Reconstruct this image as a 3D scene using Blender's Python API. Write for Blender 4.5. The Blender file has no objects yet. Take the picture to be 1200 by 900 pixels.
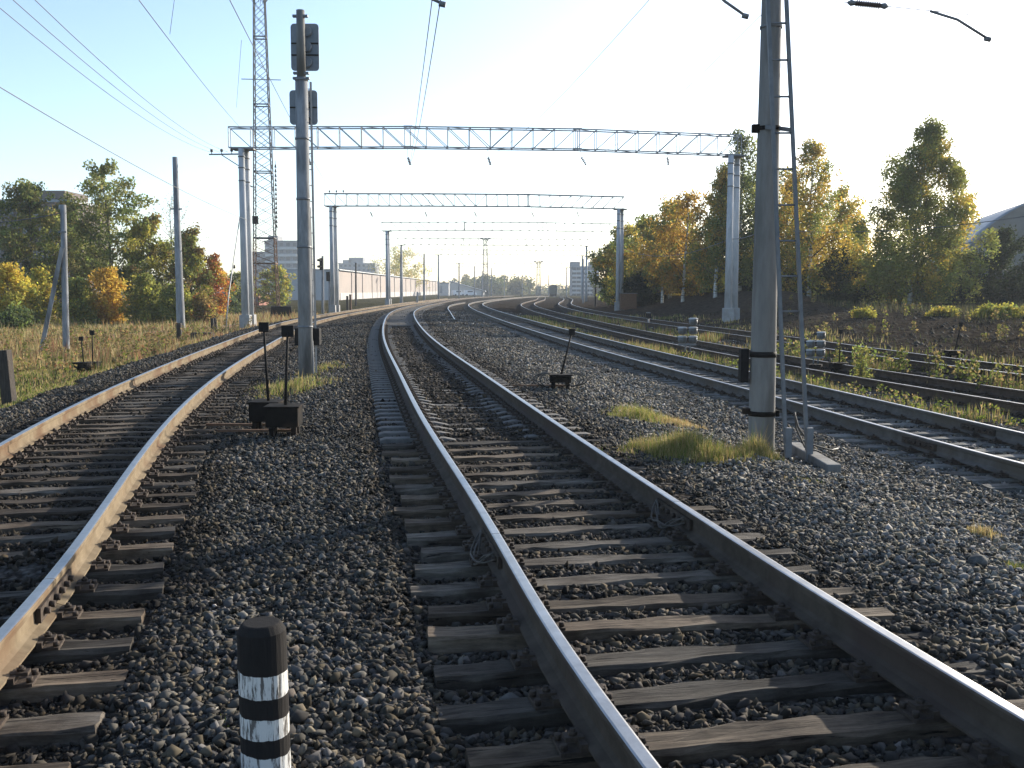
import bpy, math, random
import numpy as np
from mathutils import Vector, Matrix
random.seed(7); RNG = np.random.default_rng(11)
scene = bpy.context.scene
COL = scene.collection
PI = math.pi
# ------------------------------------------------------------------ camera maths
F, YH, CZ = 1167.0, 340.0, 1.87
PITCH = math.atan((450 - YH) / F)
SUN_AZ, SUN_EL = 44.0, 17.0           # azimuth clockwise from the viewing direction (+Y)

def P(px, py, d):
    u, v = (px - 600) / F, (450 - py) / F
    fw = math.cos(PITCH) + v * math.sin(PITCH)
    dz = -math.sin(PITCH) + v * math.cos(PITCH)
    return Vector((u * d / fw, d, CZ + dz * d / fw))

def X(px, d, py=340):
    return P(px, py, d).x

def Zt(py, d):
    return P(600, py, d).z

# ------------------------------------------------------------------ mesh builder
class MB:
    def __init__(s): s.v = []; s.f = []; s.m = []; s.sm = []
    def add(s, vs, fs, m=0, smooth=False):
        o = len(s.v); s.v += [tuple(v) for v in vs]
        for f in fs:
            s.f.append(tuple(o + i for i in f)); s.m.append(m); s.sm.append(smooth)
        return s
    def box(s, c, size, m=0, rz=0.0, mat=None, taper=1.0):
        hx, hy, hz = size[0] / 2, size[1] / 2, size[2] / 2
        vs = []
        for z, t in ((-hz, 1.0), (hz, taper)):
            for x, y in ((-hx, -hy), (hx, -hy), (hx, hy), (-hx, hy)): vs.append(Vector((x * t, y * t, z)))
        R = mat if mat is not None else Matrix.Rotation(rz, 3, 'Z')
        c = Vector(c); vs = [R @ v + c for v in vs]
        return s.add(vs, [(3, 2, 1, 0), (4, 5, 6, 7), (0, 1, 5, 4), (1, 2, 6, 5), (2, 3, 7, 6), (3, 0, 4, 7)], m)
    def bar(s, a, b, w, h=None, m=0):
        a, b = Vector(a), Vector(b); h = h or w; d = (b - a); L = d.length
        if L < 1e-6: return s
        q = d.to_track_quat('Z', 'Y').to_matrix()
        return s.box((a + b) / 2, (w, h, L), m, mat=q)
    def tube(s, pts, r, n=8, m=0, caps=True, smooth=True):
        pts = [Vector(p) for p in pts]
        rs = [r] * len(pts) if isinstance(r, (int, float)) else list(r)
        t0 = (pts[1] - pts[0]).normalized()
        up = Vector((0, 0, 1)) if abs(t0.z) < .9 else Vector((1, 0, 0))
        nrm = t0.cross(up).normalized()
        vs = []
        for i, p in enumerate(pts):
            t = (pts[min(i + 1, len(pts) - 1)] - pts[max(i - 1, 0)]).normalized()
            nrm = (nrm - t * nrm.dot(t)).normalized(); bn = t.cross(nrm)
            for k in range(n):
                a = 2 * PI * k / n
                vs.append(p + (nrm * math.cos(a) + bn * math.sin(a)) * rs[i])
        fs = []
        for i in range(len(pts) - 1):
            for k in range(n):
                k2 = (k + 1) % n
                fs.append((i * n + k, i * n + k2, (i + 1) * n + k2, (i + 1) * n + k))
        s.add(vs, fs, m, smooth)
        if caps:
            o = len(s.v) - len(vs)
            s.f.append(tuple(o + k for k in reversed(range(n)))); s.m.append(m); s.sm.append(False)
            s.f.append(tuple(o + (len(pts) - 1) * n + k for k in range(n))); s.m.append(m); s.sm.append(False)
        return s
    def cyl(s, a, b, r0, r1=None, n=16, m=0):
        return s.tube([a, b], [r0, r0 if r1 is None else r1], n, m)
    def prism(s, prof, a, b, m=0, mat=None):
        """polygon prof (x,z) extruded along local y from a to b"""
        n = len(prof); vs = [(x, a, z) for x, z in prof] + [(x, b, z) for x, z in prof]
        if mat is not None: vs = [mat @ Vector(v) for v in vs]
        fs = [tuple(range(n)), tuple(reversed(range(n, 2 * n)))]
        fs += [(i, i + n, (i + 1) % n + n, (i + 1) % n) for i in range(n)]
        return s.add(vs, fs, m)
    def build(s, name, mats, parent=None, loc=(0, 0, 0), bevel=0):
        me = bpy.data.meshes.new(name)
        me.from_pydata(s.v, [], s.f)
        for mt in (mats if isinstance(mats, (list, tuple)) else [mats]): me.materials.append(mt)
        me.polygons.foreach_set('material_index', s.m); me.polygons.foreach_set('use_smooth', s.sm)
        me.update()
        o = bpy.data.objects.new(name, me); COL.objects.link(o); o.location = loc
        if parent: o.parent = parent
        if bevel:
            b = o.modifiers.new('Bevel', 'BEVEL'); b.width = bevel; b.segments = 2; b.limit_method = 'ANGLE'; b.angle_limit = .7
        return o

def np_mesh(name, V, Fq, mat, colors=None, parent=None, smooth=False, loc=(0, 0, 0)):
    """V (n,3), Fq (m,k) equal-sized faces"""
    me = bpy.data.meshes.new(name); n, m, k = len(V), len(Fq), Fq.shape[1]
    me.vertices.add(n); me.vertices.foreach_set('co', np.ascontiguousarray(V, np.float32).ravel())
    me.loops.add(m * k); me.loops.foreach_set('vertex_index', np.ascontiguousarray(Fq, np.int32).ravel())
    me.polygons.add(m); me.polygons.foreach_set('loop_start', np.arange(0, m * k, k, dtype=np.int32))
    if smooth: me.polygons.foreach_set('use_smooth', np.ones(m, bool))
    me.update(calc_edges=True)
    if colors is not None:
        at = me.color_attributes.new('Col', 'FLOAT_COLOR', 'POINT')
        c = np.ones((n, 4), np.float32); c[:, :3] = colors; at.data.foreach_set('color', c.ravel())
    for mt in (mat if isinstance(mat, (list, tuple)) else [mat]): me.materials.append(mt)
    o = bpy.data.objects.new(name, me); COL.objects.link(o); o.location = loc
    if parent: o.parent = parent
    return o

def tag(o, label=None, cat=None, group=None, kind=None):
    if label: o['label'] = label
    if cat: o['category'] = cat
    if group: o['group'] = group
    if kind: o['kind'] = kind
    return o
def thing(name, label, cat, loc=(0, 0, 0), rz=0.0, group=None):
    o = bpy.data.objects.new(name, None); COL.objects.link(o); o.location = loc; o.rotation_euler = (0, 0, rz)
    o.empty_display_size = .2
    return tag(o, label, cat, group)
def copy_tree(o, parent=None):
    c = o.copy(); COL.objects.link(c)
    if parent: c.parent = parent
    for ch in [x for x in bpy.data.objects if x.parent == o]: copy_tree(ch, c)
    return c
def dup(o, loc, label, rz=None, scale=None):
    c = copy_tree(o); c.location = loc; c['label'] = label
    if rz is not None: c.rotation_euler = (0, 0, rz)
    if scale: c.scale = (scale,) * 3
    return c

# ------------------------------------------------------------------ materials
def new_mat(name):
    m = bpy.data.materials.new(name); m.use_nodes = True
    nt = m.node_tree; return m, nt, nt.nodes['Principled BSDF']
def noise_mat(name, c1, c2, scale=4.0, rough=.8, bump=.3, metal=0.0, detail=6, stretch=(1, 1, 1), c3=None, s3=.7, dist=.02, spec=.3):
    m, nt, b = new_mat(name); N = nt.nodes.new; L = nt.links.new
    tc = N('ShaderNodeTexCoord'); mp = N('ShaderNodeMapping'); mp.inputs['Scale'].default_value = stretch
    L(tc.outputs['Object'], mp.inputs['Vector'])
    nz = N('ShaderNodeTexNoise'); nz.inputs['Scale'].default_value = scale; nz.inputs['Detail'].default_value = detail; nz.inputs['Roughness'].default_value = .65
    L(mp.outputs[0], nz.inputs['Vector'])
    cr = N('ShaderNodeValToRGB'); cr.color_ramp.elements[0].position = .33; cr.color_ramp.elements[1].position = .67
    cr.color_ramp.elements[0].color = (*c1, 1); cr.color_ramp.elements[1].color = (*c2, 1)
    L(nz.outputs['Fac'], cr.inputs[0]); out = cr.outputs[0]
    if c3:
        n3 = N('ShaderNodeTexNoise'); n3.inputs['Scale'].default_value = s3; n3.inputs['Detail'].default_value = 5
        L(mp.outputs[0], n3.inputs['Vector'])
        r3 = N('ShaderNodeValToRGB'); r3.color_ramp.elements[0].position = .5; r3.color_ramp.elements[1].position = .64
        L(n3.outputs['Fac'], r3.inputs[0])
        mx = N('ShaderNodeMixRGB'); mx.inputs[2].default_value = (*c3, 1); L(r3.outputs[0], mx.inputs[0]); L(out, mx.inputs[1]); out = mx.outputs[0]
    L(out, b.inputs['Base Color'])
    b.inputs['Roughness'].default_value = rough; b.inputs['Metallic'].default_value = metal; b.inputs['Specular IOR Level'].default_value = spec
    if bump:
        bp = N('ShaderNodeBump'); bp.inputs['Strength'].default_value = bump; bp.inputs['Distance'].default_value = dist
        L(nz.outputs['Fac'], bp.inputs['Height']); L(bp.outputs[0], b.inputs['Normal'])
    return m
def attr_mat(name, rough=.9, trans=0.0, mul=None, spec=.2):
    m, nt, b = new_mat(name); N = nt.nodes.new; L = nt.links.new
    a = N('ShaderNodeVertexColor'); a.layer_name = 'Col'
    L(a.outputs[0], b.inputs['Base Color']); b.inputs['Roughness'].default_value = rough; b.inputs['Specular IOR Level'].default_value = spec
    if trans:
        t = N('ShaderNodeBsdfTranslucent'); mx = N('ShaderNodeMixShader'); mx.inputs[0].default_value = trans
        L(a.outputs[0], t.inputs[0]); L(b.outputs[0], mx.inputs[1]); L(t.outputs[0], mx.inputs[2])
        L(mx.outputs[0], nt.nodes['Material Output'].inputs[0])
    return m

M = {}
M['rail_top'] = noise_mat('rail_top', (.27, .265, .26), (.38, .375, .37), 9, .38, .02, .9, stretch=(1, 1, 1))
M['rail_top_dull'] = noise_mat('rail_top_dull', (.20, .17, .14), (.38, .36, .34), 6, .45, .02, .6)
M['rail_tan'] = noise_mat('rail_tan', (.13, .098, .062), (.205, .16, .105), 5, .85, .35, c3=(.12, .075, .045), s3=1.3, spec=.08)
M['rail_brown'] = noise_mat('rail_brown', (.05, .038, .028), (.095, .075, .058), 5, .8, .35, c3=(.07, .05, .04), s3=1.1, spec=.08)
M['rail_grey'] = noise_mat('rail_grey', (.085, .075, .065), (.14, .125, .11), 5, .85, .35, c3=(.11, .09, .07), s3=1.1, spec=.08)
M['rail_dark'] = noise_mat('rail_dark', (.05, .035, .025), (.10, .07, .05), 5, .85, .35, spec=.08)
M['wood'] = noise_mat('weathered_wood', (.05, .042, .033), (.135, .118, .096), 5, .88, .8, stretch=(.7, 9, 6), c3=(.05, .042, .035), s3=.9, dist=.015)
M['wood2'] = noise_mat('tan_wood', (.07, .05, .033), (.165, .127, .09), 5, .88, .8, stretch=(.7, 9, 6), c3=(.07, .05, .035), s3=.9, dist=.015)
def wood_mat(name, dark, light, crack=(.014, .012, .01), lo=.5, hi=1.35):
    m, nt, b = new_mat(name); N = nt.nodes.new; L = nt.links.new
    tc = N('ShaderNodeTexCoord'); oi = N('ShaderNodeObjectInfo')
    ml = N('ShaderNodeVectorMath'); ml.operation = 'MULTIPLY'; ml.inputs[1].default_value = (37, 19, 11); L(oi.outputs['Random'], ml.inputs[0])
    ad = N('ShaderNodeVectorMath'); L(tc.outputs['Object'], ad.inputs[0]); L(ml.outputs[0], ad.inputs[1])
    def nz(scale, st, d=7):
        mp = N('ShaderNodeMapping'); mp.inputs['Scale'].default_value = st; L(ad.outputs[0], mp.inputs[0])
        n = N('ShaderNodeTexNoise'); n.inputs['Scale'].default_value = scale; n.inputs['Detail'].default_value = d; n.inputs['Roughness'].default_value = .68; L(mp.outputs[0], n.inputs['Vector']); return n.outputs['Fac']
    def rp(f, p0, c0, p1, c1):
        r = N('ShaderNodeValToRGB'); e = r.color_ramp.elements; e[0].position = p0; e[1].position = p1; e[0].color = (*c0, 1); e[1].color = (*c1, 1); L(f, r.inputs[0]); return r.outputs[0]
    def mul(a_, b_):
        x = N('ShaderNodeMixRGB'); x.blend_type = 'MULTIPLY'; x.inputs[0].default_value = 1; L(a_, x.inputs[1]); L(b_, x.inputs[2]); return x.outputs[0]
    g = nz(5, (.8, 9, 6)); c0 = rp(g, .3, dark, .7, light)
    blot = rp(nz(2.2, (1, 1.6, 1.6)), .38, (.45, .40, .36), .62, (1.1, 1.08, 1.05))
    ck = nz(7, (.28, 6.5, 3)); cr = rp(ck, .36, crack, .40, (1, 1, 1)); crk = N('ShaderNodeMixRGB'); crk.blend_type = 'MULTIPLY'; crk.inputs[0].default_value = .85; 
    col = mul(c0, blot); L(col, crk.inputs[1]); L(cr, crk.inputs[2])
    mr = N('ShaderNodeMapRange'); mr.inputs['To Min'].default_value = lo; mr.inputs['To Max'].default_value = hi; L(oi.outputs['Random'], mr.inputs[0])
    col = mul(crk.outputs[0], mr.outputs[0]); L(col, b.inputs['Base Color']); b.inputs['Roughness'].default_value = .9; b.inputs['Specular IOR Level'].default_value = .2
    sm = N('ShaderNodeMath'); sm.operation = 'ADD'; L(g, sm.inputs[0]); L(cr, sm.inputs[1])
    bp = N('ShaderNodeBump'); bp.inputs['Strength'].default_value = .8; bp.inputs['Distance'].default_value = .012; L(sm.outputs[0], bp.inputs['Height']); L(bp.outputs[0], b.inputs['Normal'])
    return m
M['wood'] = wood_mat('weathered_wood', (.055, .046, .037), (.16, .14, .115))
M['wood2'] = wood_mat('tan_wood', (.06, .045, .032), (.18, .14, .10))
M['wood_grey'] = wood_mat('dusty_grey_wood', (.10, .098, .092), (.21, .205, .19), lo=.8, hi=1.2)
M['conc_post'] = noise_mat('gantry_post_concrete', (.36, .37, .38), (.46, .47, .48), 3, .9, .25, stretch=(3, 3, .6), c3=(.30, .31, .31), s3=1.2)
M['concrete_sleeper'] = noise_mat('concrete_sleeper', (.085, .08, .073), (.145, .138, .128), 6, .92, .4, c3=(.13, .11, .09), s3=1.5)
M['plate'] = noise_mat('rusty_plate', (.035, .026, .02), (.085, .062, .046), 20, .8, .4, .3)
M['conc'] = noise_mat('mast_concrete', (.17, .172, .175), (.30, .302, .302), 3, .9, .25, stretch=(3, 3, .6), c3=(.12, .12, .118), s3=1.2)
M['conc_light'] = noise_mat('foundation_concrete', (.28, .275, .265), (.37, .365, .35), 3, .9, .3, c3=(.28, .26, .24), s3=1.4)
M['conc_brown'] = noise_mat('pole_concrete', (.15, .142, .131), (.205, .195, .179), 4, .9, .3, stretch=(3, 3, .5), c3=(.12, .112, .10), s3=1.4)
M['galv'] = noise_mat('galvanised_steel', (.25, .25, .245), (.34, .335, .33), 6, .6, .1, .4)
M['galv_dark'] = noise_mat('grey_painted_steel', (.13, .135, .142), (.19, .195, .20), 6, .6, .15, .2)
M['tower_steel'] = noise_mat('dark_tower_steel', (.055, .055, .06), (.09, .09, .095), 6, .7, .1, .1)
M['sig_grey'] = noise_mat('signal_board_paint', (.17, .19, .215), (.22, .24, .265), 8, .55, .05)
M['black'] = noise_mat('black_paint', (.010, .009, .009), (.02, .018, .017), 14, .75, .25, spec=.1)
M['box_brown'] = noise_mat('tarred_box', (.006, .005, .0045), (.014, .012, .01), 12, .85, .3, spec=.08, c3=(.03, .02, .014), s3=3)
M['rust'] = noise_mat('rusty_iron', (.10, .055, .03), (.19, .10, .055), 9, .85, .4)
M['lamp_grey'] = noise_mat('lamp_grey_and_lit_lids', (.32, .33, .335), (.42, .43, .43), 9, .55, .1, c3=(.2, .17, .14), s3=4)
M['wire'] = noise_mat('wire', (.10, .10, .10), (.14, .14, .14), 20, .6, 0, .3)
M['cable'] = noise_mat('cable', (.05, .045, .04), (.1, .085, .07), 20, .7, .1)
M['glass_ins'] = noise_mat('brown_porcelain', (.05, .035, .03), (.09, .06, .05), 10, .3, 0)
M['bark'] = noise_mat('bark', (.05, .042, .034), (.12, .10, .08), 8, .95, .8, stretch=(2, 2, .5))
M['birch_bark'] = noise_mat('birch_bark', (.55, .54, .50), (.72, .70, .66), 6, .85, .3, stretch=(.6, .6, 3), c3=(.06, .055, .05), s3=2.2)
M['leaf'] = attr_mat('leaves', .75, .58)
M['blade'] = attr_mat('grass_blades', .85, .35)
M['stone'] = attr_mat('ballast_stone', .95, 0, spec=.1)
M['old_post'] = noise_mat('old_post_wood', (.025, .02, .016), (.07, .056, .044), 6, .9, .7, stretch=(8, 8, 1))
M['white_wall'] = noise_mat('white_wall', (.42, .415, .40), (.52, .515, .50), 1, .85, .05)
M['van_white'] = noise_mat('white_vehicle_paint', (.7, .7, .7), (.78, .78, .78), 2, .3, 0)
M['pink_wall'] = noise_mat('faded_pink_wall', (.25, .21, .185), (.32, .275, .245), .25, .9, .05, c3=(.30, .25, .22), s3=.12)
M['white_band'] = noise_mat('flaking_whitewash', (.30, .28, .26), (.48, .46, .44), .5, .9, .05)
M['block_wall'] = noise_mat('panel_block_wall', (.20, .205, .22), (.27, .275, .285), .3, .9, .05)
M['block_brown'] = noise_mat('brown_block_wall', (.10, .08, .07), (.14, .115, .10), .3, .9, .05)
M['grey_wall'] = noise_mat('grey_gable_wall', (.30, .32, .34), (.38, .40, .41), .4, .9, .05)
M['dark_glass'] = noise_mat('window_glass', (.05, .06, .07), (.09, .10, .12), 2, .15, 0)
M['roof_grey'] = noise_mat('sheet_roof', (.20, .22, .24), (.28, .30, .32), .5, .6, .05, .3)
M['hangar'] = noise_mat('hangar_sheeting', (.17, .20, .23), (.24, .27, .30), .6, .55, .05, .1, stretch=(1, 1, 1))
M['hangar_end'] = noise_mat('hangar_end_cladding', (.15, .14, .125), (.21, .20, .18), .6, .8, .05)
M['fence_conc'] = noise_mat('fence_concrete', (.13, .12, .11), (.20, .185, .17), 1.0, .95, .2, c3=(.09, .085, .08), s3=.5)
M['brick'] = noise_mat('red_brick_wall', (.20, .08, .055), (.27, .12, .08), 1.5, .9, .1)
M['train_green'] = noise_mat('green_wagon_paint', (.035, .05, .045), (.06, .08, .07), 1, .6, .05)
M['tyre'] = noise_mat('tyre_rubber', (.02, .02, .02), (.035, .035, .035), 8, .9, 0)
M['lamp_body'] = noise_mat('dwarf_signal_body', (.10, .11, .115), (.17, .18, .185), 9, .6, .1, c3=(.08, .07, .06), s3=4)
M['rock'] = noise_mat('grey_rock', (.06, .058, .054), (.13, .125, .115), 12, .95, .5, spec=.1)
M['red_lens'] = noise_mat('dark_lens', (.04, .03, .03), (.06, .05, .05), 8, .2, 0)

# ------------------------------------------------------------------ tracks: (distance, centre x, rail top z)
TR = {
 'a': [(1.0, -2.56, .18), (3.5, -3.103, .18), (6, -3.62, .16), (9.5, -4.495, .175), (15, -5.775, .16), (24, -7.43, .14), (38, -9.44, .18), (60, -11.94, .185), (95, -13.15, .19), (150, -13.75, .19), (210, -12.6, .19)],
 'b': [(1.0, 1.83, .17), (3, 1.405, .18), (5, .975, .2), (8, .5, .18), (13, -.397, .25), (21, -1.639, .262), (34, -3.58, .29), (55, -6.15, .36), (85, -8.7, .34), (125, -9.9, .3), (190, -9.8, .27), (250, -7.0, .2), (320, 0, .1)],
 'c': [(5, 7.35, -.05), (9, 6.85, -.05), (13, 6.35, -.09), (19, 5.42, -.04), (28, 3.93, .02), (42, 1.8, .15), (63, -.55, .24), (95, -3.2, .28), (140, -4.32, .25), (200, -.8, .24), (260, 5, .2), (320, 12, .1)],
 'd': [(8, 10.9, -.05), (13, 10.15, -.04), (19, 9.25, -.08), (28, 7.95, -.12), (42, 5.9, -.04), (63, 3.95, .06), (95, 2.12, .15), (140, 2.56, .17), (190, 5.5, .18), (260, 8.5, .15), (320, 14, .1)],
 'e': [(10, 13.6, .08), (18, 12.4, .08), (27, 11.15, .04), (40, 10.0, .06), (60, 7.9, .1), (85, 6.35, .14), (125, 6.62, .19), (190, 10.67, .185), (260, 12.7, .17), (320, 13.5, .1)],
}
def spline(xk, yk):
    n = len(xk); h = np.diff(xk); A = np.zeros((n, n)); b = np.zeros(n); A[0, 0] = A[-1, -1] = 1
    for i in range(1, n - 1):
        A[i, i - 1] = h[i - 1]; A[i, i] = 2 * (h[i - 1] + h[i]); A[i, i + 1] = h[i]
        b[i] = 6 * ((yk[i + 1] - yk[i]) / h[i] - (yk[i] - yk[i - 1]) / h[i - 1])
    m = np.linalg.solve(A, b)
    def ev(x):
        i = np.clip(np.searchsorted(xk, x) - 1, 0, n - 2); d = x - xk[i]
        return yk[i] + d * ((yk[i + 1] - yk[i]) / h[i] - h[i] * (2 * m[i] + m[i + 1]) / 6) + d * d * m[i] / 2 + d ** 3 * (m[i + 1] - m[i]) / (6 * h[i])
    return ev
YT = np.arange(-14, 340, .1)
TX, TZ, TS = {}, {}, {}
for k, pts in TR.items():
    a = np.array(pts); t = np.log(a[:, 0]); ex, ez = spline(t, a[:, 1]), spline(t, a[:, 2])
    yy = np.clip(YT, a[0, 0], a[-1, 0]); lx = ex(np.log(yy)); lz = ez(np.log(yy))
    s0 = (ex(np.log(a[0, 0] + .2)) - ex(np.log(a[0, 0]))) / .2
    lx = lx + np.where(YT < a[0, 0], (YT - a[0, 0]) * s0, 0)
    TX[k], TZ[k] = lx, lz
    TS[k] = np.r_[0, np.cumsum(np.hypot(np.diff(lx), .1))]
def cx(k, y): return np.interp(y, YT, TX[k])
def tz(k, y): return np.interp(y, YT, TZ[k])
def slope(k, y): return (np.interp(y + .3, YT, TX[k]) - np.interp(y - .3, YT, TX[k])) / .6
def sstep(x, a, b):
    t = np.clip((x - a) / (b - a), 0, 1); return t * t * (3 - 2 * t)
def wob(x, y, s=1.0):
    return (np.sin(x * 1.7 * s + 1.3 * np.sin(y * .9 * s)) + np.sin(y * 2.3 * s + 1.7 * np.sin(x * 1.1 * s + 2)) + .6 * np.sin((x + y) * 4.1 * s + np.sin(x * 3.3 * s))) / 2.6
def bank(x, y):
    dr = x - (cx('e', y) + 1.9)
    ridge = 1.35 * np.exp(-((dr - 10.5) / 5.0) ** 2) * sstep(y, 42, 62) * (1 - sstep(y, 120, 150)) * (1 - .75 * sstep(x / np.maximum(y, 1), .27, .33))
    return dr, -.12 + .62 * sstep(dr, 1, 12) + ridge + .5 * sstep(dr, 16, 50)
def ground(x, y):
    x = np.asarray(x, float); y = np.asarray(y, float)
    num = 0; den = 0; dep = 0
    for k in TR:
        dx = x - cx(k, y); w = 1 / (dx * dx + .6) ** 2
        num = num + w * (tz(k, y) - .235); den = den + w
        inn = 1 - sstep(np.abs(dx), 1.25, 1.6)
        d0 = {'a': np.where(np.abs(dx) < .72, .015 - .055 * (1 - sstep(y, 6.6, 8.2)) * sstep(wob(x, y, .9), -.75, .1), .01 + .045 * (1 - sstep(y, 7, 9))), 'b': np.where(dx > 1.0, -.02, np.where(dx < -.85, .045 * (1 - sstep(y, 9, 13)) + .01, .028 * (1 - sstep(y, 4.5, 6.5)) + .008)), 'c': .02, 'd': .03, 'e': .02}[k]
        dep = dep + inn * d0
    z = num / den - dep + .022 * wob(x, y, 1.3) * (1 - np.clip(dep * 12, 0, .8))
    dl = (cx('a', y) - 2.0) - x
    z = z + (-.45 + .08 * wob(x, y, .35) - z) * sstep(dl, 0, 1.9)
    dr, zb = bank(x, y)
    zb = zb + (.06 * wob(x, y, .7) + .04 * wob(y + 3, -x, 1.9) + .03 * wob(x * .6 + y * .8, y * .6 - x * .8, 3.7)) * sstep(dr, .5, 3)
    z = z + (zb - z) * sstep(dr, 0, 1.5)
    fz = sstep(y, 230, 330)
    return z + (-.45 - z) * fz
def gz(x, y): return float(ground(x, y))
def at(px, d):
    """point on the ground seen in column px at distance d"""
    x = P(px, 350, d).x
    return Vector((x, d, gz(x, d)))

# ------------------------------------------------------------------ ground sheet
def make_ground():
    ys = np.r_[np.linspace(-14, 1.8, 24), np.geomspace(2, 1600, 430)]
    us = np.linspace(-1, 1, 340); us = np.sign(us) * (np.abs(us) ** 1.15)
    wid = np.where(ys > 0, .95 * ys + 9, 9 + .2 * np.abs(ys))
    XX = us[None, :] * wid[:, None]; YY = np.repeat(ys[:, None], len(us), 1)
    ZZ = ground(XX, YY)
    R, C = XX.shape; V = np.stack([XX, YY, ZZ], -1).reshape(-1, 3)
    idx = np.arange(R * C).reshape(R, C)
    Q = np.stack([idx[:-1, :-1], idx[:-1, 1:], idx[1:, 1:], idx[1:, :-1]], -1).reshape(-1, 4)
    x, y = V[:, 0], V[:, 1]
    n = wob(x, y, .8) * .35 + wob(x, y, 2.1) * .25
    ball = sstep(x - (cx('a', y) - 2.6) + n, 0, .8) * (1 - .75 * sstep(x - (cx('c', y) + 1.7) + n, 0, .7))
    for k in 'de': ball = np.maximum(ball, .75 * (1 - sstep(np.abs(x - cx(k, y)) + n, 1.0, 1.7)))
    dr = x - (cx('e', y) + 1.6)
    ball = ball * (1 - sstep(dr + n, 0, 1))
    ball = ball * (1 - sstep(y, 240, 300))
    grass = np.maximum(sstep((cx('a', y) - 2.4) - x + n, 0, 1.2), sstep(dr + 2 * n, 9, 15))
    grass = np.maximum(grass, sstep(y, 240, 300))
    o = np_mesh('ground', V, Q, None or ground_mat(), np.stack([ball, grass, np.zeros_like(ball)], -1), smooth=True)
    tag(o, kind='structure')
def ground_mat():
    m, nt, b = new_mat('ground'); N = nt.nodes.new; L = nt.links.new
    a = N('ShaderNodeVertexColor'); a.layer_name = 'Col'; sp = N('ShaderNodeSeparateColor'); L(a.outputs[0], sp.inputs[0])
    tc = N('ShaderNodeTexCoord')
    def noise(s, d=6):
        n = N('ShaderNodeTexNoise'); n.inputs['Scale'].default_value = s; n.inputs['Detail'].default_value = d; L(tc.outputs['Object'], n.inputs['Vector']); return n
    def ramp(src, p0, c0, p1, c1):
        r = N('ShaderNodeValToRGB'); r.color_ramp.elements[0].position = p0; r.color_ramp.elements[1].position = p1
        r.color_ramp.elements[0].color = (*c0, 1); r.color_ramp.elements[1].color = (*c1, 1); L(src, r.inputs[0]); return r.outputs[0]
    def mix(f, c, d):
        x = N('ShaderNodeMixRGB'); L(f, x.inputs[0]); L(c, x.inputs[1]); L(d, x.inputs[2]); return x.outputs[0]
    vo = N('ShaderNodeTexVoronoi'); vo.inputs['Scale'].default_value = 17; L(tc.outputs['Object'], vo.inputs['Vector'])
    hs = N('ShaderNodeSeparateColor'); L(vo.outputs['Color'], hs.inputs[0])
    st = ramp(hs.outputs[0], 0, (.05, .048, .046), 1, (.15, .145, .14))
    edge = ramp(vo.outputs['Distance'], .25, (1, 1, 1), .75, (.35, .33, .31))
    mm = N('ShaderNodeMixRGB'); mm.blend_type = 'MULTIPLY'; mm.inputs[0].default_value = 1; L(st, mm.inputs[1]); L(edge, mm.inputs[2])
    pt = ramp(noise(.45, 8).outputs[0], .36, (.62, .58, .54), .66, (1.15, 1.12, 1.08))
    m2 = N('ShaderNodeMixRGB'); m2.blend_type = 'MULTIPLY'; m2.inputs[0].default_value = 1; L(mm.outputs[0], m2.inputs[1]); L(pt, m2.inputs[2]); mm = m2
    soil = ramp(noise(3.5, 9).outputs[0], .35, (.016, .013, .010), .68, (.075, .06, .046))
    gr = ramp(noise(.9, 9).outputs[0], .35, (.03, .03, .014), .65, (.08, .066, .032))
    c = mix(sp.outputs[0], soil, mm.outputs[0]); c = mix(sp.outputs[1], c, gr)
    L(c, b.inputs['Base Color']); b.inputs['Roughness'].default_value = 1.0; b.inputs['Specular IOR Level'].default_value = 0
    nb = noise(7, 8); ad = N('ShaderNodeMath'); ad.operation = 'SUBTRACT'; L(nb.outputs[0], ad.inputs[0]); L(vo.outputs['Distance'], ad.inputs[1])
    bp = N('ShaderNodeBump'); bp.inputs['Strength'].default_value = .9; bp.inputs['Distance'].default_value = .05; L(ad.outputs[0], bp.inputs['Height']); L(bp.outputs[0], b.inputs['Normal'])
    return m
make_ground()

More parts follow.
